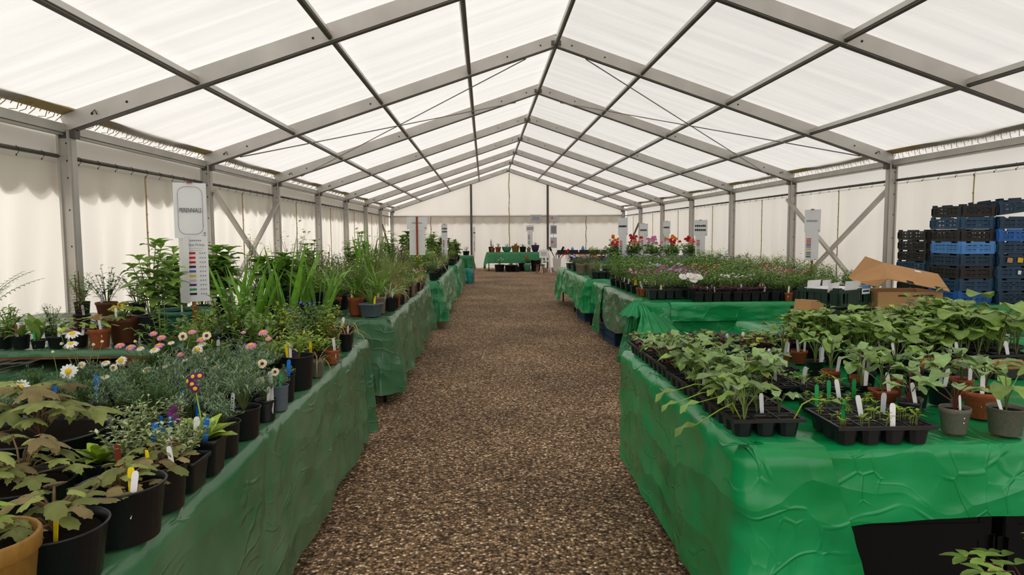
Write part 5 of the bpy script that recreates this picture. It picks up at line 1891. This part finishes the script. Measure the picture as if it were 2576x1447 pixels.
for i, (x, y, r, pk, kd, sc, lb) in enumerate((
        (.725, 7.36, .036, ('round', 'pot_terracotta'), 'bed_green', .6, 'small terracotta pot on the aisle edge of the second right table, farther of two'),
        (.735, 7.24, .032, ('round', 'pot_terracotta'), 'bed_white', .6, 'small terracotta pot on the aisle edge of the second right table, nearer of two'),
        (2.04, 6.57, .040, ('round', 'pot_terracotta'), 'bed_fine', .85, 'terracotta pot standing among black pots at the front of the second right table'),
        (.73, 7.62, .045, SQ, 'bed_yellow', .55, 'black pot with a single yellow flower near the aisle edge, second right table'),
        (.73, 7.9, .05, SQ, 'bed_fine', .8, 'black pot of fine foliage on the aisle edge, third back, second right table'),
        (.73, 8.2, .05, SQ, 'bed_fine', .8, 'black pot of fine foliage on the aisle edge, fourth back, second right table'),
        (.73, 8.5, .05, SQ, 'bed_fine', .85, 'black pot of fine foliage on the aisle edge, fifth back, second right table'),
        (.73, 8.85, .05, SQ, 'bed_green', .85, 'black pot of leafy green on the aisle edge, far end of second right table'))):
    potted('potted_bedding_plant', kd, x, y, ZV, r, .085 if pk is not SQ else .09, lb, pk, sc, ['tag_white'] if i != 3 else ['tag_yellow', 'tag_yellow'], rz=0)
# a white trailing flower basket in the bedding plants
potted('potted_petunia', 'bed_white', 1.13, 6.98 - .14, ZV + .001, .028, .12, 'compact plant with large white petunia blooms among the bedding trays', BP, .55, [], rz=0)
wp = bpy.data.objects['potted_petunia']
for i, (x, y, z) in enumerate(((-.07, 0, .235), (.0, -.01, .245), (.07, .0, .235), (.03, -.02, .205), (.1, .02, .225))):
    f, e = MB(), MB()
    f.flower((x, y, z), (0, -.7, .8), .042, 5, 1.3, .12)
    e.dome((x, y - .003, z + .002), (0, -.7, .8), .007, .4, 6)
    p = part('petunia_flower', f.mesh('petunia_flower', 'fl_white'), wp)
    part('flower_eye', e.mesh('flower_eye', 'fl_yellow'), p)

# third right table: marigolds, pinks and greenery
for i, (x, y) in enumerate(((.66, 11.35), (.80, 11.42), (.94, 11.5), (.66, 11.6), (.82, 11.7), (.98, 11.75))):
    potted('potted_marigold', 'bed_orange', x, y, ZV, .066, .17, 'orange marigold in taupe pot, %s of the six by the aisle' % ['front left', 'front middle', 'front right', 'rear left', 'rear middle', 'rear right'][i], ('round', 'pot_taupe'), 1.0, [], group='marigolds in taupe pots')
T3R = 'third right table'
L3 = [['bed_fine', 'bed_fine', 'bed_green', 'bed_lilac'], ['bed_green', 'bed_lilac', 'bed_fine', 'bed_airy'], ['bed_violet', 'bed_violet', 'bed_violet', 'bed_violet']]
for j, row in enumerate(L3):
    for i, kd in enumerate(row):
        x, y = 1.36 + .48 * i, 10.35 + .8 * j
        pack('tray of %s bedding plants, %s row, %s from aisle, %s' % (DESC[kd], ROWS[j], ORD[i], T3R), x, y, ZV, 4, 4, .11, .10, [kd, kd, 'bed_green', kd], 1.25, 0)
for j in range(3):
    pack('tray of %s on the third right table aisle edge, %s from near end' % (['fine greenery', 'violet pansies', 'mixed pansies'][j], ORD[j]), .86, [10.3, 12.5, 13.2][j], ZV, 4, 3, .11, .10, [['bed_fine'], ['bed_violet'], ['bed_violet', 'bed_white']][j], 1.1, 0)
GK = ['geranium_red', 'geranium_pink', 'geranium_coral', 'geranium_orange', 'geranium_pink', 'geranium_red']
GC = ['red', 'pink', 'coral', 'orange', 'pink', 'red']
for j in range(2):
    for i in range(5):
        q = (i * 2 + j * 3) % 6
        potted('potted_geranium', GK[q], 1.50 + .37 * i + (.12 if j else 0), 12.75 + .6 * j, ZV, .085, .15, '%s-flowered geranium, %s row, %s from aisle, back of the third right table' % (GC[q], ['front', 'rear'][j], ORD[i]), ('round', 'pot_terracotta'), [1.15, 1.35][j] + U(-.08, .12), [], group='geraniums on the third right table')
for j in range(3):
    for i in range(4):
        kd = ['bushy', 'bushy_small', 'bushy_lime', 'geranium_pink'][(i + j) % 4]
        potted('potted_shrub', kd, 1.85 + .55 * i, 14.95 + 1.3 * j, ZV, .11, .14, '%s plant, %s row, %s from aisle, fourth right table' % (['bushy green', 'dense green', 'lime green', 'pink-flowered'][(i + j) % 4], ROWS[j], ORD[i]), BP, [.8, .95, 1.1][j], [], group='plants on the fourth right table')

# ------------------------------------------------------------------ signs
def text(name, s, size, parent, loc, rot, m='ink', align='CENTER', sx=1.0):
    cu = bpy.data.curves.new(name, 'FONT')
    cu.body = s
    cu.size = size
    cu.align_x = align
    cu.align_y = 'CENTER'
    cu.extrude = .0003
    cu.materials.append(M[m])
    tmp = bpy.data.objects.new('lettering_source', cu)
    me = bpy.data.meshes.new_from_object(tmp)
    bpy.data.objects.remove(tmp)
    o = bpy.data.objects.new(name, me)
    link(o, parent)
    o.location, o.rotation_euler, o.scale = loc, rot, (sx, 1, 1)
    return o


def sheet(parent, name, w_, h, loc, m='paper', curl=.0, tilt=0.0, rz=0.0):
    mb = MB()
    n = 8
    vs = []
    for j in range(n + 1):
        for i in range(n + 1):
            u, v = i / n - .5, j / n - .5
            vs.append(Vector((u * w_, curl * (u * u * 4 + .3 * math.sin(v * 5)), v * h)))
    mb.add(vs, [(j * (n + 1) + i, j * (n + 1) + i + 1, (j + 1) * (n + 1) + i + 1, (j + 1) * (n + 1) + i) for j in range(n) for i in range(n)])
    return part(name, mb.mesh(name, m), parent, loc, (tilt, 0, rz))


UP = (PI / 2, 0, 0)
BARS = ['fl_red', 'fl_red', 'fl_red', 'ink', 'fl_blue', 'fl_yellow', 'paper_grey', 'fl_purple', 'tag_green', 'ink']


def price_sheet(parent, w_, h, loc, rz=0.0, detailed=True, title='Plant Prices'):
    p = sheet(parent, 'price_list', w_, h, loc, 'paper', .003, 0, rz)
    y0 = .20
    if detailed:
        text('lettering', title, w_ * .16, p, (0, -.004, h * .355), UP, 'ink_grey')
        mb = MB()
        for k in range(6):
            mb.box((w_ * (-.2 + .08 * k), -.004, h * .42), (w_ * .055, .0005, .006))
        mb.box((0, -.004, h * .30), (w_ * .7, .0005, .0012))
        mb.box((0, -.004, h * .27), (w_ * .5, .0005, .0012))
        for k in range(10):
            for q in range(3):
                mb.box((w_ * (.16 + .10 * q), -.0045, h * (.23 - .068 * k)), (w_ * .05, .0005, .006), Matrix.Rotation(.7 * (1 if q % 2 else -1), 3, 'Y'))
        part('price_column', mb.mesh('price_column', 'ink_grey', False), p)
    for k, c in enumerate(BARS):
        mb = MB()
        mb.box((-w_ * .20, -.004, h * (.23 - .068 * k)), (w_ * .34, .0006, h * .030))
        part('colour_bar', mb.mesh('colour_bar', c, False), p)
    return p


def stake_sign(label, x, y, z0, ztop, rz, w_, h, lines, pw, ph, detailed=True, wood=.024, back=False):
    s = empty('plant_sign', (x, y, z0), rz)
    tag(s, label, 'sign', 'paper signs on wooden stakes')
    mb = MB()
    mb.box((0, .012, (ztop - z0) / 2), (wood, .012, ztop - z0))
    part('stake', mb.mesh('stake', 'stake_wood', False), s)
    b = sheet(s, 'board', w_, h, (0, -.004 if not back else .022, ztop - z0 - h / 2 - .005), 'paper', .006)
    mb = MB()
    mb.box((0, -.003, h / 2 + .003), (.03, .02, .008))
    part('clip', mb.mesh('clip', 'tag_red', False), b)
    n = len(lines)
    for i, t in enumerate(lines):
        if isinstance(t, int):
            mb = MB()
            zc = (n - 1) * h * .13 - i * h * .26
            for k in range(t):
                mb.box(((k - (t - 1) / 2) * w_ * .8 / t, -.0085, zc + U(-.2, .2) * h * .02), (w_ * .8 / t * .78, .0006, h * .12 * U(.75, 1)))
            part('printed_line', mb.mesh('printed_line', 'ink', False), b)
            continue
        sz = h * (.115 if n == 1 else .19) if w_ < h * 1.2 else h * .15
        sx = min(1.0, w_ * .80 / (sz * .66 * len(t)))
        o = text('lettering', t, sz, b, (0, -.0085, (n - 1) * sz * .55 - i * sz * 1.15 + .0), UP, 'ink', 'CENTER', sx)
    mb = MB()
    mb.dome((w_ * .41, -.007, -h * .41), (0, -1, 0), w_ * .035, .05, 6)
    mb.box((w_ * .41, -.0075, -h * .45), (w_ * .08, .0006, h * .012))
    part('printed_mark', mb.mesh('printed_mark', 'ink_grey', False), b)
    if detailed:
        mb = MB()
        r = .04
        pts = []
        for cx, cz, a0 in ((w_ / 2 - .022 - r, h / 2 - .022 - r, 0), (-(w_ / 2 - .022 - r), h / 2 - .022 - r, PI / 2), (-(w_ / 2 - .022 - r), -(h / 2 - .022 - r), PI), (w_ / 2 - .022 - r, -(h / 2 - .022 - r), 1.5 * PI)):
            for k in range(5):
                a = a0 + k * PI / 8
                pts.append((cx + r * math.cos(a), -.006, cz + r * math.sin(a)))
        pts.append(pts[0])
        mb.tube(pts, .0012, k=4, cap=False)
        part('rounded_border', mb.mesh('rounded_border', 'ink_grey'), b)
    price_sheet(s, pw, ph, (.02 if detailed else 0, -.008 if not back else .026, ztop - z0 - h - ph / 2 + .012), .0, detailed)
    if detailed:
        sheet(s, 'price_list', pw * .9, ph * 1.0, (-pw * .42, .016, ztop - z0 - h - ph / 2 + .005), 'paper', .01, 0, -1.1)
    return s


stake_sign('large white sign reading PERENNIALS on a stake, nearest on the left', -2.66, 3.98, ZT + .012, 1.695, .40, .172, .315, ['PERENNIALS'], .128, .385)
# the board seen from behind, stake in front
sb = stake_sign('wide grey paper sign with two long price sheets, stake in front, third left table', -2.02, 10.6, ZT + .012, 1.665, .0, .315, .19, ['PERENNIALS'], .01, .01, False, .028, True)
for dx in (-.062, .062):
    p = sheet(sb, 'price_list', .118, .40, (dx, .024, .555), 'paper', .004)
for c in list(sb.children):
    if c.name.startswith('price_list') and len(c.children) > 3:
        for g in list(c.children):
            bpy.data.objects.remove(g)
        bpy.data.objects.remove(c)
stake_sign('narrow sign over a price sheet at the far end of the third left table', -1.80, 14.1, ZT + .012, 1.60, .5, .14, .24, [5, 5], .13, .42, False)
stake_sign('edge-on sign on a stake above the small left end table', -1.26, 19.05, 0.0, 1.58, 1.25, .2, .3, [6], .16, .4, False)
stake_sign('sign reading ANNUALS over a colour-barred price sheet by the crossed right braces', 2.93, 7.93, ZT + .012, 1.66, -.95, .20, .27, ['ANNUALS'], .17, .35, False)
stake_sign('sign with two bold printed lines above the third right table', 2.86, 11.9, ZT + .012, 1.62, -.45, .24, .28, [6, 6], .17, .36, False)
stake_sign('white sign on a reddish stake, nearest the aisle of the far right signs', 1.72, 13.1, ZT + .012, 1.70, -.6, .20, .34, [6], .16, .52, False)
stake_sign('pale sign second from the aisle of the far right signs', 2.52, 14.75, ZT + .012, 1.60, -.7, .20, .28, [6], .16, .36, False)
stake_sign('pale sign against the right wall between the far posts', 3.15, 15.2, ZT + .012, 1.66, -.9, .20, .28, [5], .16, .36, False)

# ------------------------------------------------------------------ boxes and crates behind the seedlings
ZB = .626


def cut_crate(name, label, cat, x, y, z, rz, lx, ly, h, m, slots='veg', group=None, lined=False):
    """open plastic stacking crate: slotted walls, raised corners, rim"""
    t = empty(name, (x, y, z), rz)
    tag(t, label, cat, group)
    key = ('crate', lx, ly, h, m, slots)
    if key not in MESHES:
        mb = MB()
        w_ = .006
        mb.box((0, 0, .005), (lx - .02, ly - .02, .008))
        for (cx, cy, sx, sy) in ((0, -ly / 2, lx, w_), (0, ly / 2, lx, w_), (-lx / 2, 0, w_, ly), (lx / 2, 0, w_, ly)):
            mb.box((cx, cy, h * .09), (sx if sx > w_ else w_ + .004, sy if sy > w_ else w_ + .004, h * .18))
            mb.box((cx, cy, h * .80), (sx if sx > w_ else w_ + .008, sy if sy > w_ else w_ + .008, h * .16))
            if slots == 'closed':
                mb.box((cx, cy, h * .5), (sx, sy, h * .9))
            if slots == 'veg':
                for hz in range(3):
                    mb.box((cx, cy, h * (.26 + .17 * hz)), (sx * .96 if sx > w_ else .002, sy * .96 if sy > w_ else .002, h * .12))
            L = max(sx, sy)
            n = int(L / .05)
            for i in range(n + 1):
                q = -L / 2 + L * i / n
                if slots == 'veg':
                    big = i in (0, n) or i == n // 2
                    ww = .030 if big else .012
                else:
                    ww = .05 if (i in (0, n) or abs(i - n / 2) < 2) else .016
                px, py = (cx + q, cy) if sx > sy else (cx, cy + q)
                mb.box((px, py, h * .46), (ww if sx > sy else w_, ww if sy > sx else w_, h * .62))
            if slots == 'veg':
                mb.box((cx, cy, h * .5), (sx, sy, h * .05))
                # raised middle hump and corners
                px, py = cx, cy
                mb.box((px, py, h * .92), (.14 if sx > sy else w_, .14 if sy > sx else w_, h * .16))
        for sx in (-1, 1):
            for sy in (-1, 1):
                mb.box((sx * (lx / 2 - .02), sy * (ly / 2), h * .51), (.045, .012, h * 1.02))
                mb.box((sx * (lx / 2), sy * (ly / 2 - .02), h * .51), (.012, .045, h * 1.02))
        MESHES[key] = mb.mesh('crate_body', m, False)
    part('crate_body', MESHES[key], t)
    return t


oc = cut_crate('produce_crate', 'flat olive-green crate under the paper-lined dark green crate', 'crate', 1.78, 5.22, ZB, .5, .46, .42, .17, 'crate_olive', 'solid')
mb = MB()
mb.box((0, 0, .0), (.43, .39, .09))
part('lining', mb.mesh('lining', 'crate_olive', False), oc, (0, 0, .075))
gc = cut_crate('produce_crate', 'dark green slotted crate lined with white paper, holding a blue-topped tag', 'crate', 1.77, 5.20, ZB + .19, .52, .40, .33, .145, 'crate_green', 'solid')
for i, (dx, dy, a, hh) in enumerate(((-.15, -.1, .1, .02), (-.02, -.162, .0, .035), (.13, -.10, -.1, .015), (-.1, .1, .0, .03), (.1, .12, .2, .02))):
    sheet(gc, 'paper_liner', .17, .05 + hh, (dx, dy, .145 + hh * .3), 'paper', .004, .15, a)
mb = MB()
mb.box((0, 0, 0), (.36, .29, .004))
part('paper_liner', mb.mesh('paper_liner', 'paper', False), gc, (0, 0, .135))
tg_ = sheet(gc, 'crate_tag', .11, .07, (.145, -.178, .125), 'paper', 0)
mb = MB()
mb.box((0, -.002, .02), (.108, .001, .026))
part('blue_band', mb.mesh('blue_band', 'crate_light', False), tg_)
mb = MB()
for i in range(7):
    mb.box((-.036 + i * .012, -.002, -.012), (.009, .001, .013))
part('printed_line', mb.mesh('printed_line', 'ink', False), tg_)


def carton(label, x, y, z, rz, lx, ly, h, printed):
    t = empty('cardboard_box', (x, y, z), rz)
    tag(t, label, 'box')
    mb = MB()
    th = .006
    mb.box((0, -ly / 2, h / 2), (lx, th, h))
    mb.box((0, ly / 2, h / 2), (lx, th, h))
    mb.box((-lx / 2, 0, h / 2), (th, ly - th, h))
    mb.box((lx / 2, 0, h / 2), (th, ly - th, h))
    mb.box((0, 0, .004), (lx - th, ly - th, .006))
    part('box_body', mb.mesh('box_body', 'cardboard', False), t)
    return t, th


cb, th = carton('large brown cardboard box with its lid propped open, beside the green crate', 2.33, 5.27, ZB, -.045, .50, .36, .295, True)
W2 = cb.matrix_basis.inverted() if False else None
cm = Matrix.Translation(Vector((2.33, 5.27, ZB))) @ Matrix.Rotation(-.045, 4, 'Z')
ci = cm.inverted()
V = {k: ci @ Vector(v) for k, v in dict(fl=(2.082, 5.0, 1.032), fr=(2.575, 5.0, .930), ul=(2.179, 5.22, 1.143), ur=(2.625, 5.22, 1.051), lo=(1.973, 5.25, .988), lm=(2.043, 5.06, .965),
                                    b1=(2.172, 5.47, 1.186), b2=(2.254, 5.40, 1.135), b3=(2.05, 5.5, 1.01), br=(2.66, 5.46, .945)).items()}
lid = MB()
lid.add([V[k] for k in ('fl', 'fr', 'ur', 'ul', 'lo', 'lm', 'br', 'b1', 'b3')], [(0, 1, 2, 3), (0, 3, 4, 5), (1, 6, 2), (3, 7, 8, 4)])
lo = part('lid', lid.mesh('lid', 'cardboard', False), cb)
sol = lo.modifiers.new('thick', 'SOLIDIFY')
sol.thickness = .006
fn_ = (V['fr'] - V['fl']).cross(V['ul'] - V['fl']).normalized()
lx_ = (V['fr'] - V['fl']).normalized()
rm = Matrix((lx_, fn_.cross(lx_), fn_)).transposed()
mb = MB()
mb.box(V['ul'] * .42 + V['ur'] * .58 - Vector((0, .03, .02)) + fn_ * .004, (.05, .020, .003), rm)
part('hand_hole', mb.mesh('hand_hole', 'tag_white', False), lo)
for t_ in (.36, .82):
    e0 = V['fl'] * (1 - t_) + V['fr'] * t_
    mb = MB()
    mb.box(e0 + (V['ul'] - V['fl']) * .04 + fn_ * .004, (.05, .030, .003), rm)
    part('lid_slot', mb.mesh('lid_slot', 'ink', False), lo)
mb = MB()
for k in range(22):
    if k not in (7, 8, 13):
        mb.box((-.09 + k * .0125, -.1845, .265), (.009, .002, U(.010, .017)))
part('printed_line', mb.mesh('printed_line', 'ink', False), cb)
mb = MB()
for cx in (.01, .14):
    pts = [(cx + .048 * math.cos(k * PI / 8), -.186, .185 + .048 * math.sin(k * PI / 8)) for k in range(15)]
    mb.tube(pts, .004, k=4)
    pts = [(cx + .022 * math.cos(k * PI / 4), -.186, .185 + .022 * math.sin(k * PI / 4)) for k in range(8)]
    mb.tube(pts, .003, k=4)
part('printed_recycling_mark', mb.mesh('printed_recycling_mark', 'ink_grey'), cb)

sb_, th = carton('small tilted brown cardboard box poking up behind the lettuces', .885, 3.80, ZV + .014, .55, .16, .13, .24, False)
sb_.rotation_euler = (.0, .0, .55)
sb_.location = (.83, 3.93, ZV - .0)
mb = MB()
mb.box((-.04, -.0, .24), (.078, .13, .004), Euler((0, -.25, 0)).to_matrix())
mb.box((.04, -.0, .24), (.078, .13, .004), Euler((0, .25, 0)).to_matrix())
part('flap', mb.mesh('flap', 'cardboard', False), sb_)
sb_.location = (1.37, 4.83, ZB)
sb_.rotation_euler = (.0, .22, .6)
sb_.location.z += .02

# stacked crates by the right wall: (column, list of colours bottom to top)
CP = .116
COLS = [
    (3.626, 6.355, 0, .32, .41, ['crate_blue', 'crate_dark', 'crate_black', 'crate_dark', 'crate_light', 'crate_black', 'crate_dark', 'crate_black'], 'first stack'),
    (3.975, 6.33, 0, .32, .42, ['crate_dark', 'crate_dark', 'crate_dark', 'crate_dark', 'crate_dark', 'crate_blue', 'crate_dark'], 'second stack'),
    (4.30, 6.34, 0, .28, .42, ['crate_dark', 'crate_blue', 'crate_dark', 'crate_dark', 'crate_dark', 'crate_dark', 'crate_dark'], 'third stack'),
    (4.02, 7.45, 0, .34, .50, ['crate_black', 'crate_dark', 'crate_dark', 'crate_black', 'crate_black', 'crate_black'], 'low stack behind'),
]
CRATES = {}
CN = {'crate_blue': 'bright blue', 'crate_dark': 'navy blue', 'crate_black': 'black', 'crate_light': 'light blue'}
for cx, cy, rz, lx, ly, lst, nm in COLS:
    for i, m in enumerate(lst):
        CRATES[(nm, i)] = cut_crate('plastic_crate', '%s plastic crate, %s from the bottom, %s of crates' % (CN[m], ORD[i], nm), 'crate', cx + U(-.008, .008), cy + U(-.008, .008), .712 + i * CP, U(-.01, .01), lx, ly, CP * .97, m, 'veg', 'stacked crates by the right wall')
tc_ = cut_crate('plastic_crate', 'navy crate tipped askew on top of the second stack of crates', 'crate', 3.98, 6.34, .712 + 7 * CP + .03, .1, .34, .34, .13, 'crate_dark', 'veg', 'stacked crates by the right wall')
tc_.rotation_euler = (.0, -.12, .1)
for lv, x, m in ((3, -.06, 'cardboard'), (3, .04, 'fl_yellow'), (2, .05, 'tag_white')):
    mb = MB()
    mb.box((0, 0, 0), (.05 if m != 'tag_white' else .03, .003, .045 if m != 'tag_white' else .035))
    part('sticker', mb.mesh('sticker', m, False), CRATES[('second stack', lv)], (x, -.222, .055), (0, .1, 0))

# under the tables
for i, (x, y) in enumerate(((.52, 2.52), (1.16, 2.50))):  # added near-black filled boxes so the space under the table reads as deep shade
    o = cut_crate('under_table_box', 'added black box standing in for shade under the near right table, %s' % ['left one'if i == 0 else 'right one'][0], 'crate', x, y, .0, 0, .6, .5,   .40, 'shadow_black', 'closed')
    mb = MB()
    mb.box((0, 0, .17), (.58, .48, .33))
    part('shade_fill', mb.mesh('shade_fill', 'shadow_black', False), o)
for i, (x, y) in enumerate(((.80, 8.45), (.80, 9.2), (.78, 10.8), (.86, 7.35))):
    cut_crate('under_table_box', 'blue crate on the gravel under the right tables, %s' % ['below the hanging strip', 'beyond the hanging strip', 'below the third table', 'below the sagging sheet'][i], 'crate', x, y, 0, .1, .4, .5, .22, 'crate_dark', 'veg', 'crates under the right tables')
fp = potted('potted_shrub', None, .60, 1.72, .0, .09, .20, 'yellow-green pinnate plant on the gravel at the bottom right corner', BP, 1.0, rz=0)
fo, st = MB(), MB()
for i in range(9):
    an = PI * .55 + i * 2 * PI / 9
    pts = [Vector((0, 0, .17)), Vector((.05 * math.cos(an), .05 * math.sin(an), .32)), Vector((.14 * math.cos(an), .14 * math.sin(an), .40 + .03 * (i % 3))), Vector((.22 * math.cos(an), .22 * math.sin(an), .40 + .03 * (i % 3)))]
    st.tube(pts, .003, .002, k=4)
    for k in range(5):
        t = k / 4
        p = pts[1] * (1 - t) + pts[3] * t + Vector((0, 0, .05 * math.sin(PI * t)))
        for s in (-1, 1):
            fo.leaf(p, an + s * 1.15, .1, .065, .03, 4, 'oval', .5, .2)
    fo.leaf(pts[3], an, .0, .07, .03, 4, 'oval', .5, .2)
part('foliage', fo.mesh('foliage', 'lf_mid'), fp)
part('stems', st.mesh('stems', 'stem_red'), fp)

# ------------------------------------------------------------------ the far end
trestle('bench at the far gable end under green netting', -.86, 1.24, 25.35, 26.1, .69)
drape('green netting cloth over the far bench', -.90, 1.27, 25.32, 26.12, .70, {'S': .40, 'W': .62, 'E': .4}, 'green_net', .05, .03, 8, 21.0)
FARP = [(-.66, 25.6, .085, .16, ('round', 'pot_terracotta'), 'bushy_dark', .6, 'small terracotta pot at the left end of the far bench'), (-.46, 25.5, .11, .2, ('round', 'pot_terracotta'), 'bushy', .7, 'larger terracotta pot second from left on the far bench'),
        (-.13, 25.6, .19, .2, ('bowl', 'pot_teal'), 'bushy_small', .7, 'wide grey-green bowl on the far bench'), (.20, 25.6, .15, .24, ('round', 'pot_ochre'), 'succulent', 1.5, 'mustard pot with spiky leaves in the middle of the far bench'),
        (.48, 25.6, .13, .2, BP, 'heuchera', 1.5, 'dark pot of reddish leaves right of the mustard pot'), (.70, 25.55, .08, .15, ('round', 'pot_taupe'), 'succulent', .9, 'small buff pot near the right end of the far bench'),
        (.95, 25.6, .16, .26, ('bowl', 'pot_purple'), 'bushy_yellow', .7, 'dark blue glazed pot at the right end of the far bench'), (-.72, 25.85, .1, .2, BP, 'purple_spike', 1.0, 'tall spiky plant behind the terracotta pots on the far bench')]
for x, y, r, h, pk, kd, sc, lb in FARP:
    potted('potted_succulent', kd, x, y, .706, r, h, lb, pk, sc)
FARG = [(-.42, 25.0, .19, .26, BP, 'bed_white', 1.6, 'black pot of white flowers on the gravel before the far bench'), (.02, 25.0, .26, .24, BP, 'succulent', 1.6, 'wide black trough on the gravel, second from left before the far bench'),
        (.22, 24.75, .1, .2, BP, 'bed_coral', 1.2, 'small coral-flowered plant on the gravel before the far bench'), (.60, 24.95, .14, .27, ('bowl', 'pot_teal'), 'geranium_red', 1.0, 'blue-grey pot with red geraniums on the gravel before the far bench'),
        (.42, 25.2, .13, .3, BP, 'bushy_dark', .5, 'black bucket behind the blue-grey geranium pot'), (.95, 25.1, .22, .42, BP, None, 1, 'tall empty black container beside the white easel')]
for x, y, r, h, pk, kd, sc, lb in FARG:
    potted('potted_patio_plant', kd, x, y, 0, r, h, lb, pk, sc)
# white easel with a notice
ez = empty('folding_easel', (1.22, 24.2, 0), .1)
tag(ez, 'white folding easel carrying a notice, standing on gravel by the far bench', 'easel')
for sx, y0_, x1_ in ((-.16, -.2, -.02), (.16, -.2, .02), (-.16, .22, -.02), (.16, .22, .02)):
    mb = MB()
    mb.bar((sx, y0_, 0), (x1_ + sx * .5, 0, .78), .04, .03, (0, 1, 0))
    part('leg', mb.mesh('leg', 'white_paint', False), ez)
mb = MB()
mb.bar((-.13, -.08, .42), (.13, -.08, .42), .03, .04)
part('crossbar', mb.mesh('crossbar', 'white_paint', False), ez)
nb = sheet(ez, 'notice', .32, .30, (-.1, -.14, .68), 'white_paint', 0, -.2)
mb = MB()
mb.box((0, -.004, .0), (.2, .002, .14))
part('printed_panel', mb.mesh('printed_panel', 'paper_grey', False), nb)
stl = empty('wooden_stool', (.98, 23.6, 0), .2)
tag(stl, 'low dark stool on the gravel in front of the far bench', 'stool')
mb = MB()
mb.box((0, 0, .30), (.28, .22, .03))
part('seat', mb.mesh('seat', 'crate_black', False), stl)
for sx in (-1, 1):
    for sy in (-1, 1):
        mb = MB()
        mb.bar((sx * .13, sy * .09, 0), (sx * .10, sy * .08, .29), .03, .03, (0, 1, 0))
        part('leg', mb.mesh('leg', 'cardboard_dark', False), stl)
trestle('long dark sundries table across the far right corner', 1.75, 4.3, 25.2, 26.2, .62)
for i in range(6):
    x = 1.95 + .42 * i
    mb = MB()
    mb.box((0, 0, .03), (.38, .5, .06))
    mb.box((0, -.2, .10), (.38, .03, .10))
    o = part('display_tray', mb.mesh('display_tray', 'crate_black', False), None, (x, 25.6, .623))
    tag(o, 'low black display tray on the far sundries table, %s from the left' % ORD[i], 'tray', 'display trays on the sundries table')
for i, (x, m, s) in enumerate(((2.05, 'fl_white', 1), (2.35, 'crate_light', 1), (2.75, 'crate_light', 1.2), (3.0, 'cardboard', .8), (3.3, 'fl_white', .9), (3.7, 'fl_red', .7))):
    mb = MB()
    mb.lathe([(0, 0), (.05, 0), (.055, .1), (.04, .15), (.02, .17), (.02, .2), (0, .2)], 10)
    o = part('garden_product', mb.mesh('garden_product', m), None, (x, 25.5, .686), scale=(s, s, s))
    tag(o, '%s bottle on the far sundries table, %s from the left' % (['white', 'blue', 'larger blue', 'tan', 'second white', 'red'][i], ORD[i]), 'bottle', 'bottles on the sundries table')
# hand tools stuck upright in a pot
tp = potted('tool_pot', None, 1.70, 24.9, 0, .16, .5, 'pale pot holding upright garden hand tools by the easel', ('plain', 'white_paint'), 1.0, rz=0)
for i, (dx, a, m) in enumerate(((-.06, -.45, 'ink'), (.05, .4, 'ink'), (.10, .75, 'fl_red'))):
    mb = MB()
    d = Vector((math.sin(a), 0, math.cos(a)))
    p = Vector((dx, 0, .45))
    mb.tube([p, p + d * .35], .016, k=6)
    mb.tube([p + d * .35, p + d * .50], .04, .035, k=8)
    o = part('hand_tool', mb.mesh('hand_tool', m), None, Vector((1.70, 24.9, 0)))
    tag(o, ['black-handled fork leaning left in the pale tool pot', 'black-handled trowel leaning right in the pale tool pot', 'red-handled tool at the right of the pale tool pot'][i], 'hand tool')
# notices
o = sheet(None, 'notice', .46, .30, (1.10, 27.158, 2.0), 'paper_grey', .004)
mb = MB()
for k in range(3):
    mb.box((0, -.006, .06 - .06 * k), (.3, .002, .02))
part('printed_lines', mb.mesh('printed_lines', 'ink_grey', False), o)
tag(o, 'landscape paper notice pinned under the gable rail left of the post', 'notice')
hn = empty('hanging_notices', (1.80, 27.09, 2.12))
tag(hn, 'column of three paper notices strung on a cord right of the gable post', 'notice')
for i, (z, ww, hh) in enumerate(((1.99, .30, .25), (1.55, .26, .36), (1.03, .26, .42))):
    o = sheet(hn, 'notice_sheet', ww, hh, (0, -.012, z - 2.12), 'paper_grey', .01)
    mb = MB()
    if i == 1:
        mb.box((0, -.006, 0), (.18, .002, .26))
    else:
        mb.box((-.06, -.006, .03), (.08, .002, .10))
    part('printed_panel', mb.mesh('printed_panel', 'ink_grey' if i == 1 else 'fl_coral', False), o)
mb = MB()
mb.tube([(0, 0, .0), (0, 0, -1.3)], .008, k=5)
part('cord', mb.mesh('cord', 'ink_grey'), hn)
stake_sign('grey notice board above price sheets behind the far bench pots', .80, 26.25, 0, 1.72, 0, .3, .24, [6, 6], .2, .55, False)
